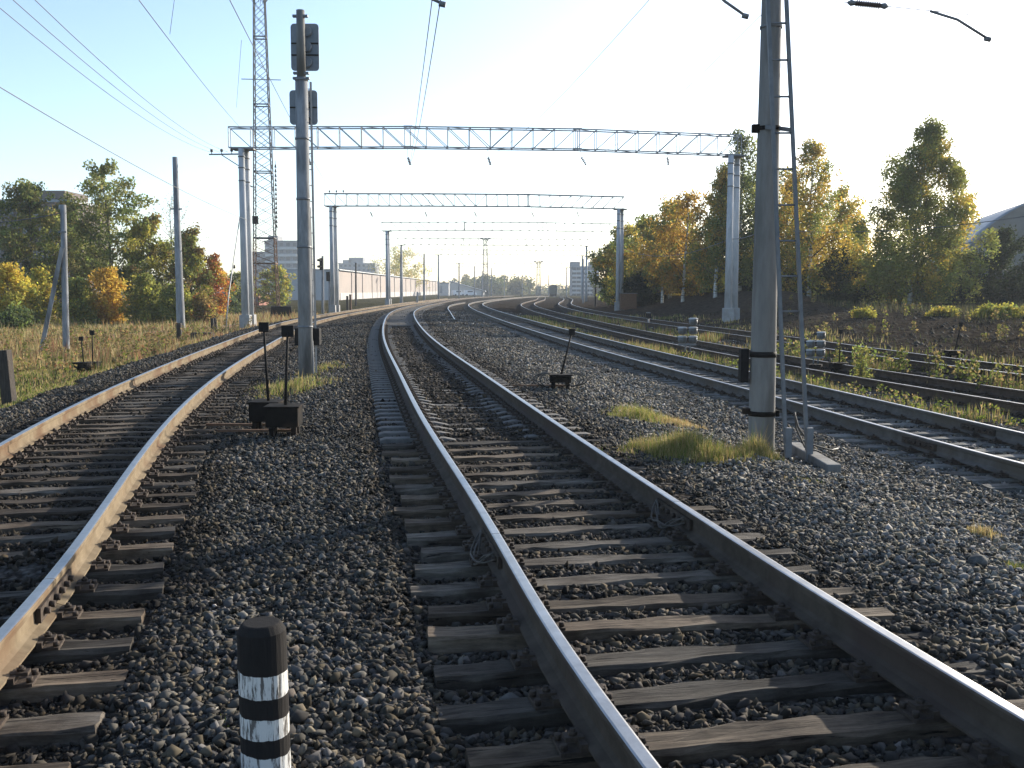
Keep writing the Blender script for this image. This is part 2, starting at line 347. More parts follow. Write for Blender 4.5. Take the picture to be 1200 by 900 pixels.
# ------------------------------------------------------------------ tracks
RAILP = [(-.075, -.18), (-.075, -.168), (-.03, -.152), (-.011, -.135), (-.009, -.06), (-.034, -.044), (-.0375, -.014), (-.032, -.004), (-.023, -.0008), (.023, -.0008), (.032, -.004), (.0375, -.014), (.034, -.044), (.009, -.06), (.011, -.135), (.03, -.152), (.075, -.168), (.075, -.18)]
def rail_mesh(k, side, y0, y1, gaps):
    ys = [y0]
    while ys[-1] < y1:
        ys.append(ys[-1] + max(.3, ys[-1] * .035))
    for g in gaps: ys += [g - .004, g + .004]
    ys = np.array(sorted(ys)); sl = slope(k, ys); l = np.hypot(sl, 1); nx, ny = 1 / l, -sl / l
    px = cx(k, ys) + side * .795 * nx; py = ys + side * .795 * ny; pz = tz(k, ys)
    n = len(RAILP); mb = MB(); vs = []
    for i in range(len(ys)):
        for (u, w) in RAILP: vs.append((px[i] + u * nx[i], py[i] + u * ny[i], pz[i] + w))
    mb.v = vs
    for i in range(len(ys) - 1):
        if any(abs(ys[i] - (g - .004)) < 1e-6 for g in gaps):
            mb.f += [tuple(i * n + j for j in range(n)), tuple((i + 1) * n + j for j in reversed(range(n)))]; mb.m += [1, 1]; mb.sm += [False, False]
            continue
        for j in range(n):
            j2 = (j + 1) % n
            mb.f.append((i * n + j, i * n + j2, (i + 1) * n + j2, (i + 1) * n + j)); mb.m.append(0 if j in (7, 8, 9) else 1); mb.sm.append(False)
    mb.f.append(tuple(reversed(range(n)))); mb.m.append(1); mb.sm.append(False)
    mb.f.append(tuple((len(ys) - 1) * n + j for j in range(n))); mb.m.append(1); mb.sm.append(False)
    return mb
def wood_sleeper(seed, L=2.72, w=.195, h=.19):
    r = random.Random(seed); mb = MB(); ns = 16; vs = []
    for i in range(ns + 1):
        x = -L / 2 + L * i / ns + (r.uniform(-.03, .03) if i in (0, ns) else 0)
        j = lambda a: r.uniform(-a, a)
        e = .016 + r.uniform(0, .02) * (r.random() < .3)
        for (y, z) in ((-w / 2, -h), (-w / 2 , -e), (-w / 2 + e, 0), (-w * .1, -.003), (w * .2, .001), (w / 2 - e, 0), (w / 2, -e), (w / 2, -h)):
            vs.append((x + j(.008) * (i in (0, ns)), y + j(.009), z + (j(.008) if z > -.1 else 0)))
    n = 8; fs = []
    for i in range(ns):
        for k in range(n):
            k2 = (k + 1) % n; fs.append((i * n + k, (i + 1) * n + k, (i + 1) * n + k2, i * n + k2))
    fs += [tuple(range(n)), tuple(reversed(range(ns * n, ns * n + n)))]
    mb.add(vs, fs); return mb
def conc_sleeper():
    mb = MB(); vs = []; secs = [(-1.35, .30, .19, -.02), (-1.28, .30, .20, .0), (-1.0, .30, .18, .0), (-.55, .28, .17, -.012), (-.35, .25, .18, -.055), (.35, .25, .18, -.055), (.55, .28, .17, -.012), (1.0, .30, .18, .0), (1.28, .30, .20, .0), (1.35, .30, .19, -.02)]
    for x, wb, wt, zt in secs:
        vs += [(x, -wb / 2, -.21), (x, -wt / 2, zt - .01), (x, -wt / 2 + .01, zt), (x, wt / 2 - .01, zt), (x, wt / 2, zt - .01), (x, wb / 2, -.21)]
    n = 6; fs = []
    for i in range(len(secs) - 1):
        for k in range(n):
            k2 = (k + 1) % n; fs.append((i * n + k, (i + 1) * n + k, (i + 1) * n + k2, i * n + k2))
    fs += [tuple(range(n)), tuple(reversed(range((len(secs) - 1) * n, len(secs) * n)))]
    mb.add(vs, fs); return mb
def fastening_mb(mb=None, x0=0, m=0):
    mb = mb or MB()
    mb.box((x0, 0, .009), (.37, .155, .018), m)
    for s in (-1, 1):
        mb.box((x0 + s * .088, 0, .032), (.03, .16, .035), m)
        mb.box((x0 + s * .115, 0, .05), (.08, .06, .018), m)
        mb.cyl((x0 + s * .118, 0, .04), (x0 + s * .118, 0, .085), .011, n=6, m=m)
        mb.cyl((x0 + s * .118, 0, .06), (x0 + s * .118, 0, .074), .02, n=6, m=m)
        for t in (-1, 1): mb.cyl((x0 + s * .168, t * .05, .02), (x0 + s * .168, t * .05, .045), .016, n=6, m=m)
    return mb
def hide_template(o):
    """template meshes leave the scene; only their mesh data is shared by the real objects"""
    me = o.data; bpy.data.objects.remove(o); return me
wood_me = [hide_template(wood_sleeper(i).build('sleeper', M['wood' if i % 3 else 'wood2'])) for i in range(6)]
def with_fast(mb):
    mb.m = [0] * len(mb.m)
    for s in (-1, 1): fastening_mb(mb, s * .795, 1)
    return mb
grey_me = [hide_template(wood_sleeper(20 + i).build('sleeper', M['wood_grey'])) for i in range(4)]
wood_far_me = [hide_template(with_fast(wood_sleeper(i)).build('sleeper', [M['wood' if i % 3 else 'wood2'], M['plate']])) for i in range(3)]
conc_me = hide_template(with_fast(conc_sleeper()).build('sleeper', [M['concrete_sleeper'], M['plate']]))
grey_far_me = [hide_template(with_fast(wood_sleeper(20 + i)).build('sleeper', [M['wood_grey'], M['plate']])) for i in range(3)]
fast_me = hide_template(fastening_mb().build('rail_fastening', M['plate'], bevel=0))
def mk(name, me, parent, loc, rz):
    o = bpy.data.objects.new(name, me); COL.objects.link(o); o.parent = parent; o.location = loc; o.rotation_euler = (0, 0, rz); return o
SLEEP = {}
def make_track(k, label, y0, y1, ys0, spacing, kinds, top, side, gaps=((), ()), near_fast=14, ysl=130):
    t = thing('railway_track', label, 'railway track')
    for s, g in zip((-1, 1), gaps):
        rail_mesh(k, s, y0, y1, g).build('rail', [M[top], M[side]], t)
        for yg in g:
            sl = slope(k, yg); l = math.hypot(sl, 1); nx, ny = 1 / l, -sl / l; dx, dy = sl / l, 1 / l
            for q in (-1, 1):
                cxx, cyy = cx(k, yg) + (s * .795 + q * .028) * nx, yg + (s * .795 + q * .028) * ny
                mb = MB(); R = Matrix(((nx, dx, 0), (ny, dy, 0), (0, 0, 1)))
                mb.box((0, 0, -.098), (.028, .82, .085), mat=R)
                for b in (-.32, -.2, -.07, .07, .2, .32):
                    mb.cyl(R @ Vector((q * .012, b, -.095)), R @ Vector((q * .045, b, -.095)), .02, n=6)
                mb.build('fishplate', M['plate'], t, (cxx, cyy, tz(k, yg)))
            mb = MB()
            for q in range(3):
                pts = []
                for i in range(11):
                    a = i / 10; y_ = -.5 + a; r = .06 + .05 * q
                    pts.append(Vector((cx(k, yg) + s * .795 * nx + (-.06 - r * math.sin(PI * a) * (1 + .3 * math.sin(5 * a + q))) * nx + dx * y_ * .7, yg + s * .795 * ny + (-.06 - r * math.sin(PI * a)) * ny + dy * y_ * .7, tz(k, yg) - .07 - .10 * math.sin(PI * a) ** 1 + .03 * math.sin(9 * a + q * 2))))
                mb.tube(pts, .007, 6)
            if k in 'b': mb.build('bond_wire', M['cable'], t)
    s = np.interp(ys0, YT, TS[k]); n = 0; rest = MB(); SLEEP[k] = []
    rr = random.Random(ord(k))
    while True:
        y = float(np.interp(s, TS[k], YT))
        if y > ysl: break
        jit = rr.uniform(-.05, .05) if kinds(y) == 'w' else 0
        sl = float(slope(k, y)); rz = -math.atan(sl) + (rr.uniform(-.028, .028) if kinds(y) == 'w' else 0)
        x, z = float(cx(k, y)), float(tz(k, y)) - .2
        SLEEP[k].append(s)
        loc = (x + jit, y, z + (rr.uniform(-.022, .0) if kinds(y) == 'w' else 0))
        if n < 100:
            if kinds(y) == 'w':
                if y < near_fast:
                    o = mk('sleeper', (grey_me if k == 'c' else wood_me)[rr.randrange(4)], t, loc, rz)
                    for q in (-1, 1): mk('rail_fastening', fast_me, o, (q * .795 - jit, 0, 0), 0)
                else: o = mk('sleeper', (grey_far_me if k == 'c' else wood_far_me)[rr.randrange(3)], t, loc, rz)
            else: o = mk('sleeper', conc_me, t, loc, rz)
        else:
            R = Matrix.Rotation(rz, 3, 'Z')
            rest.box(Vector(loc) + Vector((0, 0, -.08)), (2.7, .24, .16), rz=rz)
        n += 1; s += spacing
    if rest.v: tag(rest.build('distant_sleepers', M['concrete_sleeper' if kinds(60) == 'c' else 'wood'], t), kind='stuff')
    return t
make_track('a', 'tan sided railway track on wooden sleepers along the grassy meadow', 1.0, 208, 2.6, .5, lambda y: 'w', 'rail_top', 'rail_tan', ((), (5.62,)), near_fast=13)
make_track('b', 'main railway track with shiny rails curving through the middle', 1.0, 318, 2.3, .47, lambda y: 'w' if y < 12.2 else 'c', 'rail_top', 'rail_brown', ((6.95,), (7.75,)), near_fast=13)
make_track('c', 'grey railway track passing just behind the ladder pole', 5, 300, 6.5, .5, lambda y: 'w', 'rail_top', 'rail_grey', ((13.4,), (14.5,)), near_fast=17)
make_track('d', 'dark rusty railway track in weeds behind the grey one', 8, 240, 10, .55, lambda y: 'w', 'rail_top_dull', 'rail_dark', near_fast=0, ysl=95)
make_track('e', 'farthest railway track, dark rails beside the bare earth bank', 10, 300, 12, .55, lambda y: 'w', 'rail_top', 'rail_dark', near_fast=0, ysl=100)
# stub rail between the main and grey tracks, and the siding rail lost in the meadow
def loose_rail(pts, label, mtop, mside):
    pts = [Vector(p) for p in pts]; dense = []
    n = len(pts)
    for i in range(n - 1):
        for j in range(6):
            t = j / 6; p0, p1, p2, p3 = pts[max(i - 1, 0)], pts[i], pts[i + 1], pts[min(i + 2, n - 1)]
            dense.append(.5 * ((2 * p1) + (p2 - p0) * t + (2 * p0 - 5 * p1 + 4 * p2 - p3) * t * t + (3 * p1 - p0 - 3 * p2 + p3) * t ** 3))
    dense.append(pts[-1]); mb = MB(); N = len(RAILP)
    for i, p in enumerate(dense):
        t = dense[min(i + 1, len(dense) - 1)] - dense[max(i - 1, 0)]; t.z = 0; t.normalize(); nn = Vector((t.y, -t.x, 0))
        mb.v += [tuple(p + nn * u + Vector((0, 0, w))) for u, w in RAILP]
    for i in range(len(dense) - 1):
        for j in range(N):
            j2 = (j + 1) % N; mb.f.append((i * N + j, i * N + j2, (i + 1) * N + j2, (i + 1) * N + j)); mb.m.append(0 if j in (7, 8, 9) else 1); mb.sm.append(False)
    mb.f += [tuple(reversed(range(N))), tuple((len(dense) - 1) * N + j for j in range(N))]; mb.m += [1, 1]; mb.sm += [False] * 2
    tag(mb.build('rail', [M[mtop], M[mside]]), label, 'rail')
def gp(px, py, z=.15):
    d = F * (CZ - z) / (py - YH); return Vector((P(px, py, d).x, d, z))
loose_rail([gp(533, 374, .16), gp(528, 366, .18), gp(525, 360, .2), gp(531, 356.5, .22), gp(545, 354, .24)], 'short stub of pale rail ending in ballast between two curved tracks', 'rail_top', 'rail_grey')
loose_rail([Vector((x, y, -.22)) for x, y in ((-27, 33), (-21, 40), (-18.5, 48), (-17.2, 57), (-16.8, 66))], 'rusty siding rail half lost in dry meadow grass', 'rail_top_dull', 'rust')

# ------------------------------------------------------------------ ballast stones
def ico():
    t = (1 + 5 ** .5) / 2
    v = np.array([(-1, t, 0), (1, t, 0), (-1, -t, 0), (1, -t, 0), (0, -1, t), (0, 1, t), (0, -1, -t), (0, 1, -t), (t, 0, -1), (t, 0, 1), (-t, 0, -1), (-t, 0, 1)]) / math.hypot(1, t)
    f = np.array([(0, 11, 5), (0, 5, 1), (0, 1, 7), (0, 7, 10), (0, 10, 11), (1, 5, 9), (5, 11, 4), (11, 10, 2), (10, 7, 6), (7, 1, 8), (3, 9, 4), (3, 4, 2), (3, 2, 6), (3, 6, 8), (3, 8, 9), (4, 9, 5), (2, 4, 11), (6, 2, 10), (8, 6, 7), (9, 8, 1)])
    return v, f
def octa():
    v = np.array([(1, 0, 0), (-1, 0, 0), (0, 1, 0), (0, -1, 0), (0, 0, 1), (0, 0, -1)], float)
    f = np.array([(0, 2, 4), (2, 1, 4), (1, 3, 4), (3, 0, 4), (2, 0, 5), (1, 2, 5), (3, 1, 5), (0, 3, 5)]); return v, f
def rand_rot(n):
    q = RNG.normal(size=(n, 4)); q /= np.linalg.norm(q, axis=1, keepdims=True); w, x, y, z = q.T
    return np.stack([1 - 2 * (y * y + z * z), 2 * (x * y - z * w), 2 * (x * z + y * w), 2 * (x * y + z * w), 1 - 2 * (x * x + z * z), 2 * (y * z - x * w), 2 * (x * z - y * w), 2 * (y * z + x * w), 1 - 2 * (x * x + y * y)], -1).reshape(-1, 3, 3)
def on_sleeper(x, y, pad=0.0):
    hit = np.zeros(len(x), bool)
    for k in SLEEP:
        dx = x - cx(k, y); sl = slope(k, y); l = np.hypot(sl, 1); lat = dx / l
        s = np.interp(y + dx * sl / (l * l), YT, TS[k]); S = np.array(SLEEP[k])
        i = np.clip(np.searchsorted(S, s), 1, len(S) - 1); ds = np.minimum(np.abs(s - S[i]), np.abs(s - S[i - 1]))
        hit |= (np.abs(lat) < 1.37) & (ds < .13 + pad)
    return hit
def on_rail(x, y, r=.085):
    hit = np.zeros(len(x), bool)
    for k in TR:
        dx = x - cx(k, y); l = np.hypot(slope(k, y), 1); hit |= np.abs(np.abs(dx / l) - .795) < r
    return hit
def stones(parts):
    VV, FF, CC = [], [], []; off = 0
    for (y0, y1, rho, rmin, rmax, tmpl) in parts:
        wmax = .56 * y1 + 1.2; n = int(rho * (y1 - y0) * 2 * wmax)
        y = RNG.uniform(y0, y1, n); x = RNG.uniform(-wmax, wmax, n)
        ok = np.abs(x) < .56 * y + 1.2
        nz = wob(x, y, .8) * .4 + wob(x, y, 2.3) * .25
        left = x > cx('a', y) - 2.5 + nz
        right = x < cx('c', y) + 1.9 + nz
        inlow = (np.abs(x - cx('d', y)) < 1.3) | (np.abs(x - cx('e', y)) < 1.3) | (RNG.random(n) < .35)
        right2 = (x < cx('e', y) + 1.7) & inlow & (RNG.random(n) < .6)
        ok &= left & (right | right2)
        x, y = x[ok], y[ok]
        ok = ~on_rail(x, y) & ~(on_sleeper(x, y) & (RNG.random(len(x)) < np.where(np.abs(x - cx('a', y)) < 1.4, .9, .985)))
        x, y = x[ok], y[ok]; n = len(x)
        r = rmin + (rmax - rmin) * RNG.random(n) ** 2.6
        z = ground(x, y) + RNG.normal(0, .009, n) + r * .15
        tv, tf = tmpl; nv = len(tv)
        jit = tv[None] * (1 + RNG.uniform(-.25, .35, (n, nv, 1))) + RNG.normal(0, .15, (n, nv, 3))
        for _ in range(5 if nv == 12 else 2):
            nn = RNG.normal(size=(n, 1, 3)); nn /= np.linalg.norm(nn, axis=2, keepdims=True); dd = RNG.uniform(.30, .62, (n, 1, 1))
            jit = jit - np.maximum(0, (jit * nn).sum(2, keepdims=True) - dd) * nn
        sc = 1.22 * np.stack([RNG.uniform(.8, 1.35, n), RNG.uniform(.7, 1.1, n), RNG.uniform(.5, .85, n)], -1)
        v = np.einsum('nij,nkj->nki', rand_rot(n), jit * sc[:, None] * r[:, None, None])
        v[:, :, 2] *= .85
        v += np.stack([x, y, z], -1)[:, None]
        g = np.clip(RNG.normal(.082, .040, n), .018, .27); g = np.where(RNG.random(n) < .03, g * 1.7, g)
        tint = RNG.random(n)
        c = np.stack([g * (1.10 + .17 * (tint > .74)), g * (1.02 + .03 * (tint > .74)), g * (.87 - .14 * (tint > .78) + .08 * (tint < .3))], -1)
        # oil and brake dust darken the stones between and beside the running rails
        st = np.zeros(n)
        for k, am in (('a', .62), ('b', .45), ('c', .0)):
            st = np.maximum(st, am * (1 - sstep(np.abs(x - cx(k, y)) + .25 * wob(x, y, 1.7), 1.1, 2.0)))
        c *= (1 + .50 * sstep(x - cx('b', y), 1.3, 3.4) - .22 * sstep(cx('b', y) - x, 1.0, 1.6))[:, None]
        c *= (1 + .18 * wob(x, y, .55))[:, None]
        c *= (1 - st)[:, None]; c[:, 0] *= 1 + .15 * st; c[:, 2] *= 1 - .15 * st
        VV.append(v.reshape(-1, 3)); FF.append((tf[None] + (np.arange(n) * nv)[:, None, None]).reshape(-1, 3) + off); CC.append(np.repeat(c, nv, 0)); off += n * nv
    o = np_mesh('gravel', np.concatenate(VV), np.concatenate(FF), M['stone'], np.concatenate(CC))
    tag(o, 'crushed grey ballast stones spread between and around the tracks', 'gravel', kind='stuff')
I, O = ico(), octa()
stones([(2.3, 5.5, 3100, .008, .037, I), (5.5, 9, 1950, .010, .036, I), (9, 15, 1000, .013, .039, O), (15, 25, 360, .018, .046, O), (25, 44, 105, .024, .055, O), (44, 85, 20, .035, .075, O)])
for (px, py, r, lab) in ((1160, 662, .085, 'largest loose grey rock on the ballast at the lower right'), (597, 838, .07, 'round dark rock between sleeper ends beside the main left rail'), (750, 838, .0, '')):
    if r:
        d = F * 1.93 / (py - YH); p = at(px, d); v, f = I; mb = MB()
        rr = random.Random(px); mb.add([(a * r * rr.uniform(.85, 1.3), b * r * rr.uniform(.8, 1.1), c * r * .75 * rr.uniform(.8, 1.1)) for a, b, c in v], [tuple(q) for q in f])
        o = mb.build('rock', M['rock'], None, p + Vector((0, 0, r * .4)), bevel=.012); tag(o, lab, 'rock')

# ------------------------------------------------------------------ striped post in front
def striped_post():
    m, nt, b = new_mat('striped_post_paint'); N = nt.nodes.new; L = nt.links.new
    tc = N('ShaderNodeTexCoord'); sx = N('ShaderNodeSeparateXYZ'); L(tc.outputs['Object'], sx.inputs[0])
    nz = N('ShaderNodeTexNoise'); nz.inputs['Scale'].default_value = 9; nz.inputs['Detail'].default_value = 4; L(tc.outputs['Object'], nz.inputs['Vector'])
    tl_ = N('ShaderNodeMath'); tl_.operation = 'MULTIPLY_ADD'; tl_.inputs[1].default_value = .07; L(sx.outputs[0], tl_.inputs[0]); L(sx.outputs[2], tl_.inputs[2])
    ma = N('ShaderNodeMath'); ma.operation = 'MULTIPLY_ADD'; ma.inputs[1].default_value = .035; L(nz.outputs[0], ma.inputs[0]); L(tl_.outputs[0], ma.inputs[2])
    mr = N('ShaderNodeMapRange'); mr.inputs['From Min'].default_value = 0; mr.inputs['From Max'].default_value = 1.0; L(ma.outputs[0], mr.inputs[0])
    cr = N('ShaderNodeValToRGB'); cr.color_ramp.interpolation = 'CONSTANT'; W, K = (1, 1, 1, 1), (0, 0, 0, 1); e = cr.color_ramp.elements
    o = .0175
    stops = [(0, K), (.03 + o, W), (.108 + o, K), (.180 + o, W), (.262 + o, K), (.343 + o, W), (.433 + o, K)]
    e[0].position, e[0].color = stops[0]; e[1].position, e[1].color = stops[1]
    for p, c in stops[2:]: x = e.new(p); x.color = c
    L(mr.outputs[0], cr.inputs[0])
    mp = N('ShaderNodeMapping'); mp.inputs['Scale'].default_value = (38, 38, 5); L(tc.outputs['Object'], mp.inputs[0])
    ck = N('ShaderNodeTexNoise'); ck.inputs['Scale'].default_value = 1.6; ck.inputs['Detail'].default_value = 8; ck.inputs['Roughness'].default_value = .7; L(mp.outputs[0], ck.inputs['Vector'])
    rw = N('ShaderNodeValToRGB'); rw.color_ramp.elements[0].position = .43; rw.color_ramp.elements[0].color = (.12, .11, .10, 1); rw.color_ramp.elements[1].position = .50; rw.color_ramp.elements[1].color = (.58, .57, .54, 1); L(ck.outputs[0], rw.inputs[0])
    rk = N('ShaderNodeValToRGB'); rk.color_ramp.elements[0].color = (.012, .011, .011, 1); rk.color_ramp.elements[1].color = (.03, .027, .025, 1); L(ck.outputs[0], rk.inputs[0])
    mx = N('ShaderNodeMixRGB'); L(cr.outputs[0], mx.inputs[0]); L(rk.outputs[0], mx.inputs[1]); L(rw.outputs[0], mx.inputs[2]); L(mx.outputs[0], b.inputs['Base Color'])
    b.inputs['Roughness'].default_value = .85; b.inputs['Specular IOR Level'].default_value = .08
    bp = N('ShaderNodeBump'); bp.inputs['Strength'].default_value = .6; bp.inputs['Distance'].default_value = .006; L(ck.outputs[0], bp.inputs['Height']); L(bp.outputs[0], b.inputs['Normal'])
    d = 3.75; p = at(299, d); base = Vector((p.x, d, -.03)); n = 26; mb = MB(); rr = random.Random(3)
    rad = [.094 + rr.uniform(-.0015, .0015) for _ in range(n)]
    rings = [(-.3 - p.z * 0, 1.02), (0, 1.01), (.2, 1.0), (.45, 1.0), (.590, .985), (.618, .80), (.622, .76)]
    vs = []
    for z, s in rings:
        for k in range(n):
            a = 2 * PI * k / n; vs.append((rad[k] * s * math.cos(a), rad[k] * s * math.sin(a), z))
    fs = [(i * n + k, i * n + (k + 1) % n, (i + 1) * n + (k + 1) % n, (i + 1) * n + k) for i in range(len(rings) - 1) for k in range(n)]
    mb.add(vs, fs, 0, False); mb.f.append(tuple((len(rings) - 1) * n + k for k in range(n))); mb.m.append(0); mb.sm.append(False)
    o = mb.build('striped_post', m, None, base, bevel=.006); o.rotation_euler = (0, math.radians(-.6), 0)
    tag(o, 'black and white striped wooden post in the ballast, closest to the camera', 'post')
striped_post()

# ------------------------------------------------------------------ point lever stands
def lever_stand(px, d, label, lean=(0, 0), h=1.3, w=.46, scale=1.0, rz=0.0, plate=.17, bh=.25):
    p = at(px, d); t = thing('point_lever', label, 'point lever', p, rz, 'hand levers that throw the points')
    MB().box((0, 0, .14 + bh / 2), (w, .38, bh)).build('weight_box', M['box_brown'], t, bevel=.012)
    MB().box((0, 0, .15 + bh), (w + .04, .42, .022)).build('lid', M['box_brown'], t, bevel=.006)
    for s in (-1, 1):
        MB().box((s * w * .34, -.1, .05), (.07, .09, .30), taper=.9).build('leg', M['box_brown'], t)
        MB().box((s * w * .34, .1, .05), (.07, .09, .30), taper=.9).build('leg', M['box_brown'], t)
    a = Vector((.02, .0, .16 + bh)); b = Vector((lean[0], lean[1], h))
    MB().tube([a, b], [.021, .015], 8).build('lever_rod', M['black'], t)
    MB().box(b, (plate, .03, plate * .95)).build('target_plate', M['black'], t, bevel=.006)
    MB().bar((-.9, .12, .06), (.1, .12, .06), .045, .03).build('pull_rod', M['rust'], t)
    t.scale = (scale,) * 3
    return t
lever_stand(330, 12.9, 'black point lever stand whose box sits in front of its twin, near the signal mast', (.06, .05), 1.37, .42, rz=.04, plate=.16)
lever_stand(310, 13.6, 'black point lever stand half hidden behind its twin, near the signal mast', (-.02, 0), 1.42, .40, rz=-.05, plate=.14)
tl = lever_stand(657, 18.7, 'leaning point lever on ballast right of the main curved track', (.22, .1), 1.08, .40, plate=.12, bh=.13)
for s in (-1, 1):
    mb = MB()
    for q in range(3):
        mb.tube([Vector((s * .2, 0, .3)) + Vector((s * (.18 + .07 * q) * math.sin(PI * i / 10), .05 * q, .13 * math.cos(PI * i / 10) - .12)) for i in range(11)], .012, 6)
    mb.build('cable_loop', M['cable'], tl)
lever_stand(94, 27.5, 'left one of two small lever stands in meadow grass', (-.02, 0), .95, .38, plate=.12, bh=.14)
lever_stand(105, 28.0, 'right one of two small lever stands in meadow grass', (.03, 0), 1.12, .38, plate=.14, bh=.14)
lever_stand(985, 27.0, 'point lever with thin upright rod beside the lamp cluster in the weeds', (.03, 0), 1.12, .40, plate=.11, bh=.12)
lever_stand(1121, 29.5, 'leaning point lever beside the bare earth bank at right', (.18, .05), 1.05, .5, plate=.12, bh=.12)

# ------------------------------------------------------------------ dwarf shunting signals seen from behind
def dwarf_cluster(px, d, label, s=1.0, base_h=.22):
    p = at(px, d); t = thing('dwarf_signal', label, 'signal', p, .1, 'low lamp clusters between the tracks')
    MB().cyl((0, 0, -.15), (0, 0, base_h), .17, .2, 14).build('base', M['box_brown'], t)
    mb = MB()
    for q in (-.07, .07): mb.cyl((q, 0, base_h), (q, 0, base_h + .2), .025, n=8)
    mb.box((-.02, 0, base_h + .2), (.5, .16, .05)); mb.build('stem', M['galv_dark'], t)
    def head(x, z, w=.26, h=.215):
        mb = MB(); n = 14
        rings = [(-h / 2, .62), (-h / 2 + .03, .88), (-.01, 1), (h / 2 - .045, .92), (h / 2 - .04, .7), (h / 2 - .035, .7)]
        vs = [(w / 2 * sc * math.cos(2 * PI * k / n), w / 2 * sc * math.sin(2 * PI * k / n), zz) for zz, sc in rings for k in range(n)]
        fs = [(i * n + k, i * n + (k + 1) % n, (i + 1) * n + (k + 1) % n, (i + 1) * n + k) for i in range(len(rings) - 1) for k in range(n)]
        mb.add(vs, fs, 0, True); mb.f += [tuple(range(n))[::-1], tuple((len(rings) - 1) * n + k for k in range(n))]; mb.m += [0, 0]; mb.sm += [False] * 2
        o = mb.build('lamp_head', M['lamp_body'], t, (x, 0, z))
        MB().tube([(0, 0, h / 2 - .036), (0, 0, h / 2 - .012), (0, 0, h / 2 + .008)], [w * .54, w * .53, w * .36], 14, smooth=False).build('lid', M['lamp_grey'], o)  # lid paler than the head: light on its top put into the colour
        hb = MB(); pts = []
        for k in range(9):
            a = PI * k / 8; pts.append((.1 * math.cos(a), .1 * math.sin(a)))
        prof = pts + [(x_ * .9, z_ * .9) for x_, z_ in reversed(pts)]
        hb.prism(prof, w / 2 - .03, w / 2 + .2); hb.build('visor', M['black'], o)
        MB().cyl((0, w / 2 - .04, 0), (0, w / 2 + .01, 0), .085, n=14).build('lens', M['red_lens'], o)
    z0 = base_h + .34
    for i in range(3): head(.15, z0 + i * .262)
    for i in range(2): head(-.17, z0 + i * .262)
    t.scale = (s,) * 3
dwarf_cluster(807, 31.5, 'tall cluster of grey signal lamps between the grey and rusty tracks', 1.08)
dwarf_cluster(958, 27.5, 'cluster of grey signal lamps behind the ladder, beside a lever box', .92)
p = at(760, 56); t = thing('dwarf_signal', 'small dark single lamp signal in front of the shaded bank', 'signal', p)
MB().cyl((0, 0, -.1), (0, 0, .45), .05, n=10).build('stem', M['galv_dark'], t)
MB().cyl((0, -.12, .6), (0, .14, .6), .16, .14, 14).build('lamp_head', M['black'], t)
MB().box((0, 0, .78), (.22, .3, .05)).build('hood', M['galv_dark'], t)

# ------------------------------------------------------------------ signal mast seen from behind
def rounded_board(w, h, th, r, n=5):
    pr = []
    for cx_, cz_, a0 in ((w / 2 - r, h / 2 - r, 0), (-w / 2 + r, h / 2 - r, 90), (-w / 2 + r, -h / 2 + r, 180), (w / 2 - r, -h / 2 + r, 270)):
        for i in range(n + 1):
            a = math.radians(a0 + 90 * i / n); pr.append((cx_ + r * math.cos(a), cz_ + r * math.sin(a)))
    return MB().prism(pr, -th / 2, th / 2)
def signal_mast():
    d = 22.3; p = at(357, d); top = P(352, 12, d)
    t = thing('signal_mast', 'tall concrete signal mast with two dark signal boards seen from behind', 'signal', p)
    H = top.z - p.z; zs = Zt(91, d) - p.z
    MB().tube([(0, 0, -.3), (0, 0, zs)], [.165, .135], 20).build('mast', M['conc'], t)
    MB().tube([(0, 0, zs), (0, 0, H)], [.10, .092], 16).build('upper_tube', M['conc_brown'], t)
    for z in (zs * .17, zs * .44, zs * .60, zs * .80, zs - .05): MB().tube([(0, 0, z - .025), (0, 0, z + .025)], .175 - .03 * z / zs, 20).build('clamp_band', M['galv_dark'], t)
    for z, w in ((H - .13, .33), (zs + .09, .34), (zs - .02, .36)):
        MB().box((0, -.02, z), (w, .1, .05)).build('clamp', M['galv_dark'], t, bevel=.006)
    mb = MB()
    for s in (-1, 1): mb.bar((s * .185, .22, .0), (s * .16, .2, zs - .05), .022, .045)
    z = .4
    while z < zs - .1: mb.bar((-.18, .21, z), (.18, .21, z), .02); z += .35
    mb.build('ladder', M['galv'], t)
    for (y0, y1, nl, px) in ((24, 80, 3, 354.2), (103, 144, 2, 352.6)):
        z0, z1 = Zt(y0, d) - p.z, Zt(y1, d) - p.z; x0 = P(px, 60, d).x - P(352.5, 60, d).x
        x0 = .035 if nl == 3 else -.015
        rb = rounded_board(.62, z0 - z1, .025, .08).build('signal_board', M['sig_grey'], t, (x0, .26, (z0 + z1) / 2))
        mb = MB()
        for q in ([-.17, .08] if nl == 3 else [0]): mb.box((0, -.02, q), (.6, .03, .025))
        mb.build('rail_strip', M['black'], rb)
        for i in range(nl):
            zz = ((nl - 1) / 2 - i) * .33
            lh = MB().cyl((.04, -.12, zz), (.04, -.005, zz), .115, .125, 18).build('lamp_housing', M['sig_grey'], rb)
            hb = MB(); pts = [(.04 + .12 * math.cos(PI * k / 8), zz + .12 * math.sin(PI * k / 8)) for k in range(9)]
            hb.prism(pts + [(.04 + .108 * math.cos(PI * k / 8), zz + .108 * math.sin(PI * k / 8)) for k in reversed(range(9))], .02, .28).build('visor', M['black'], rb)
    zb = Zt(395, d) - p.z
    MB().box((0, .27, zb), (.56, .24, .38)).build('equipment_box', M['black'], t, bevel=.01)
    MB().tube([(.16, -.02, -.2), (.17, -.02, .3), (.15, 0, .8)], .02, 8).build('cable_pipe', M['conc_light'], t)
    t.rotation_euler = (0, -math.atan2(p.x - (top.x - .0), H) * 1.0, 0)
signal_mast()

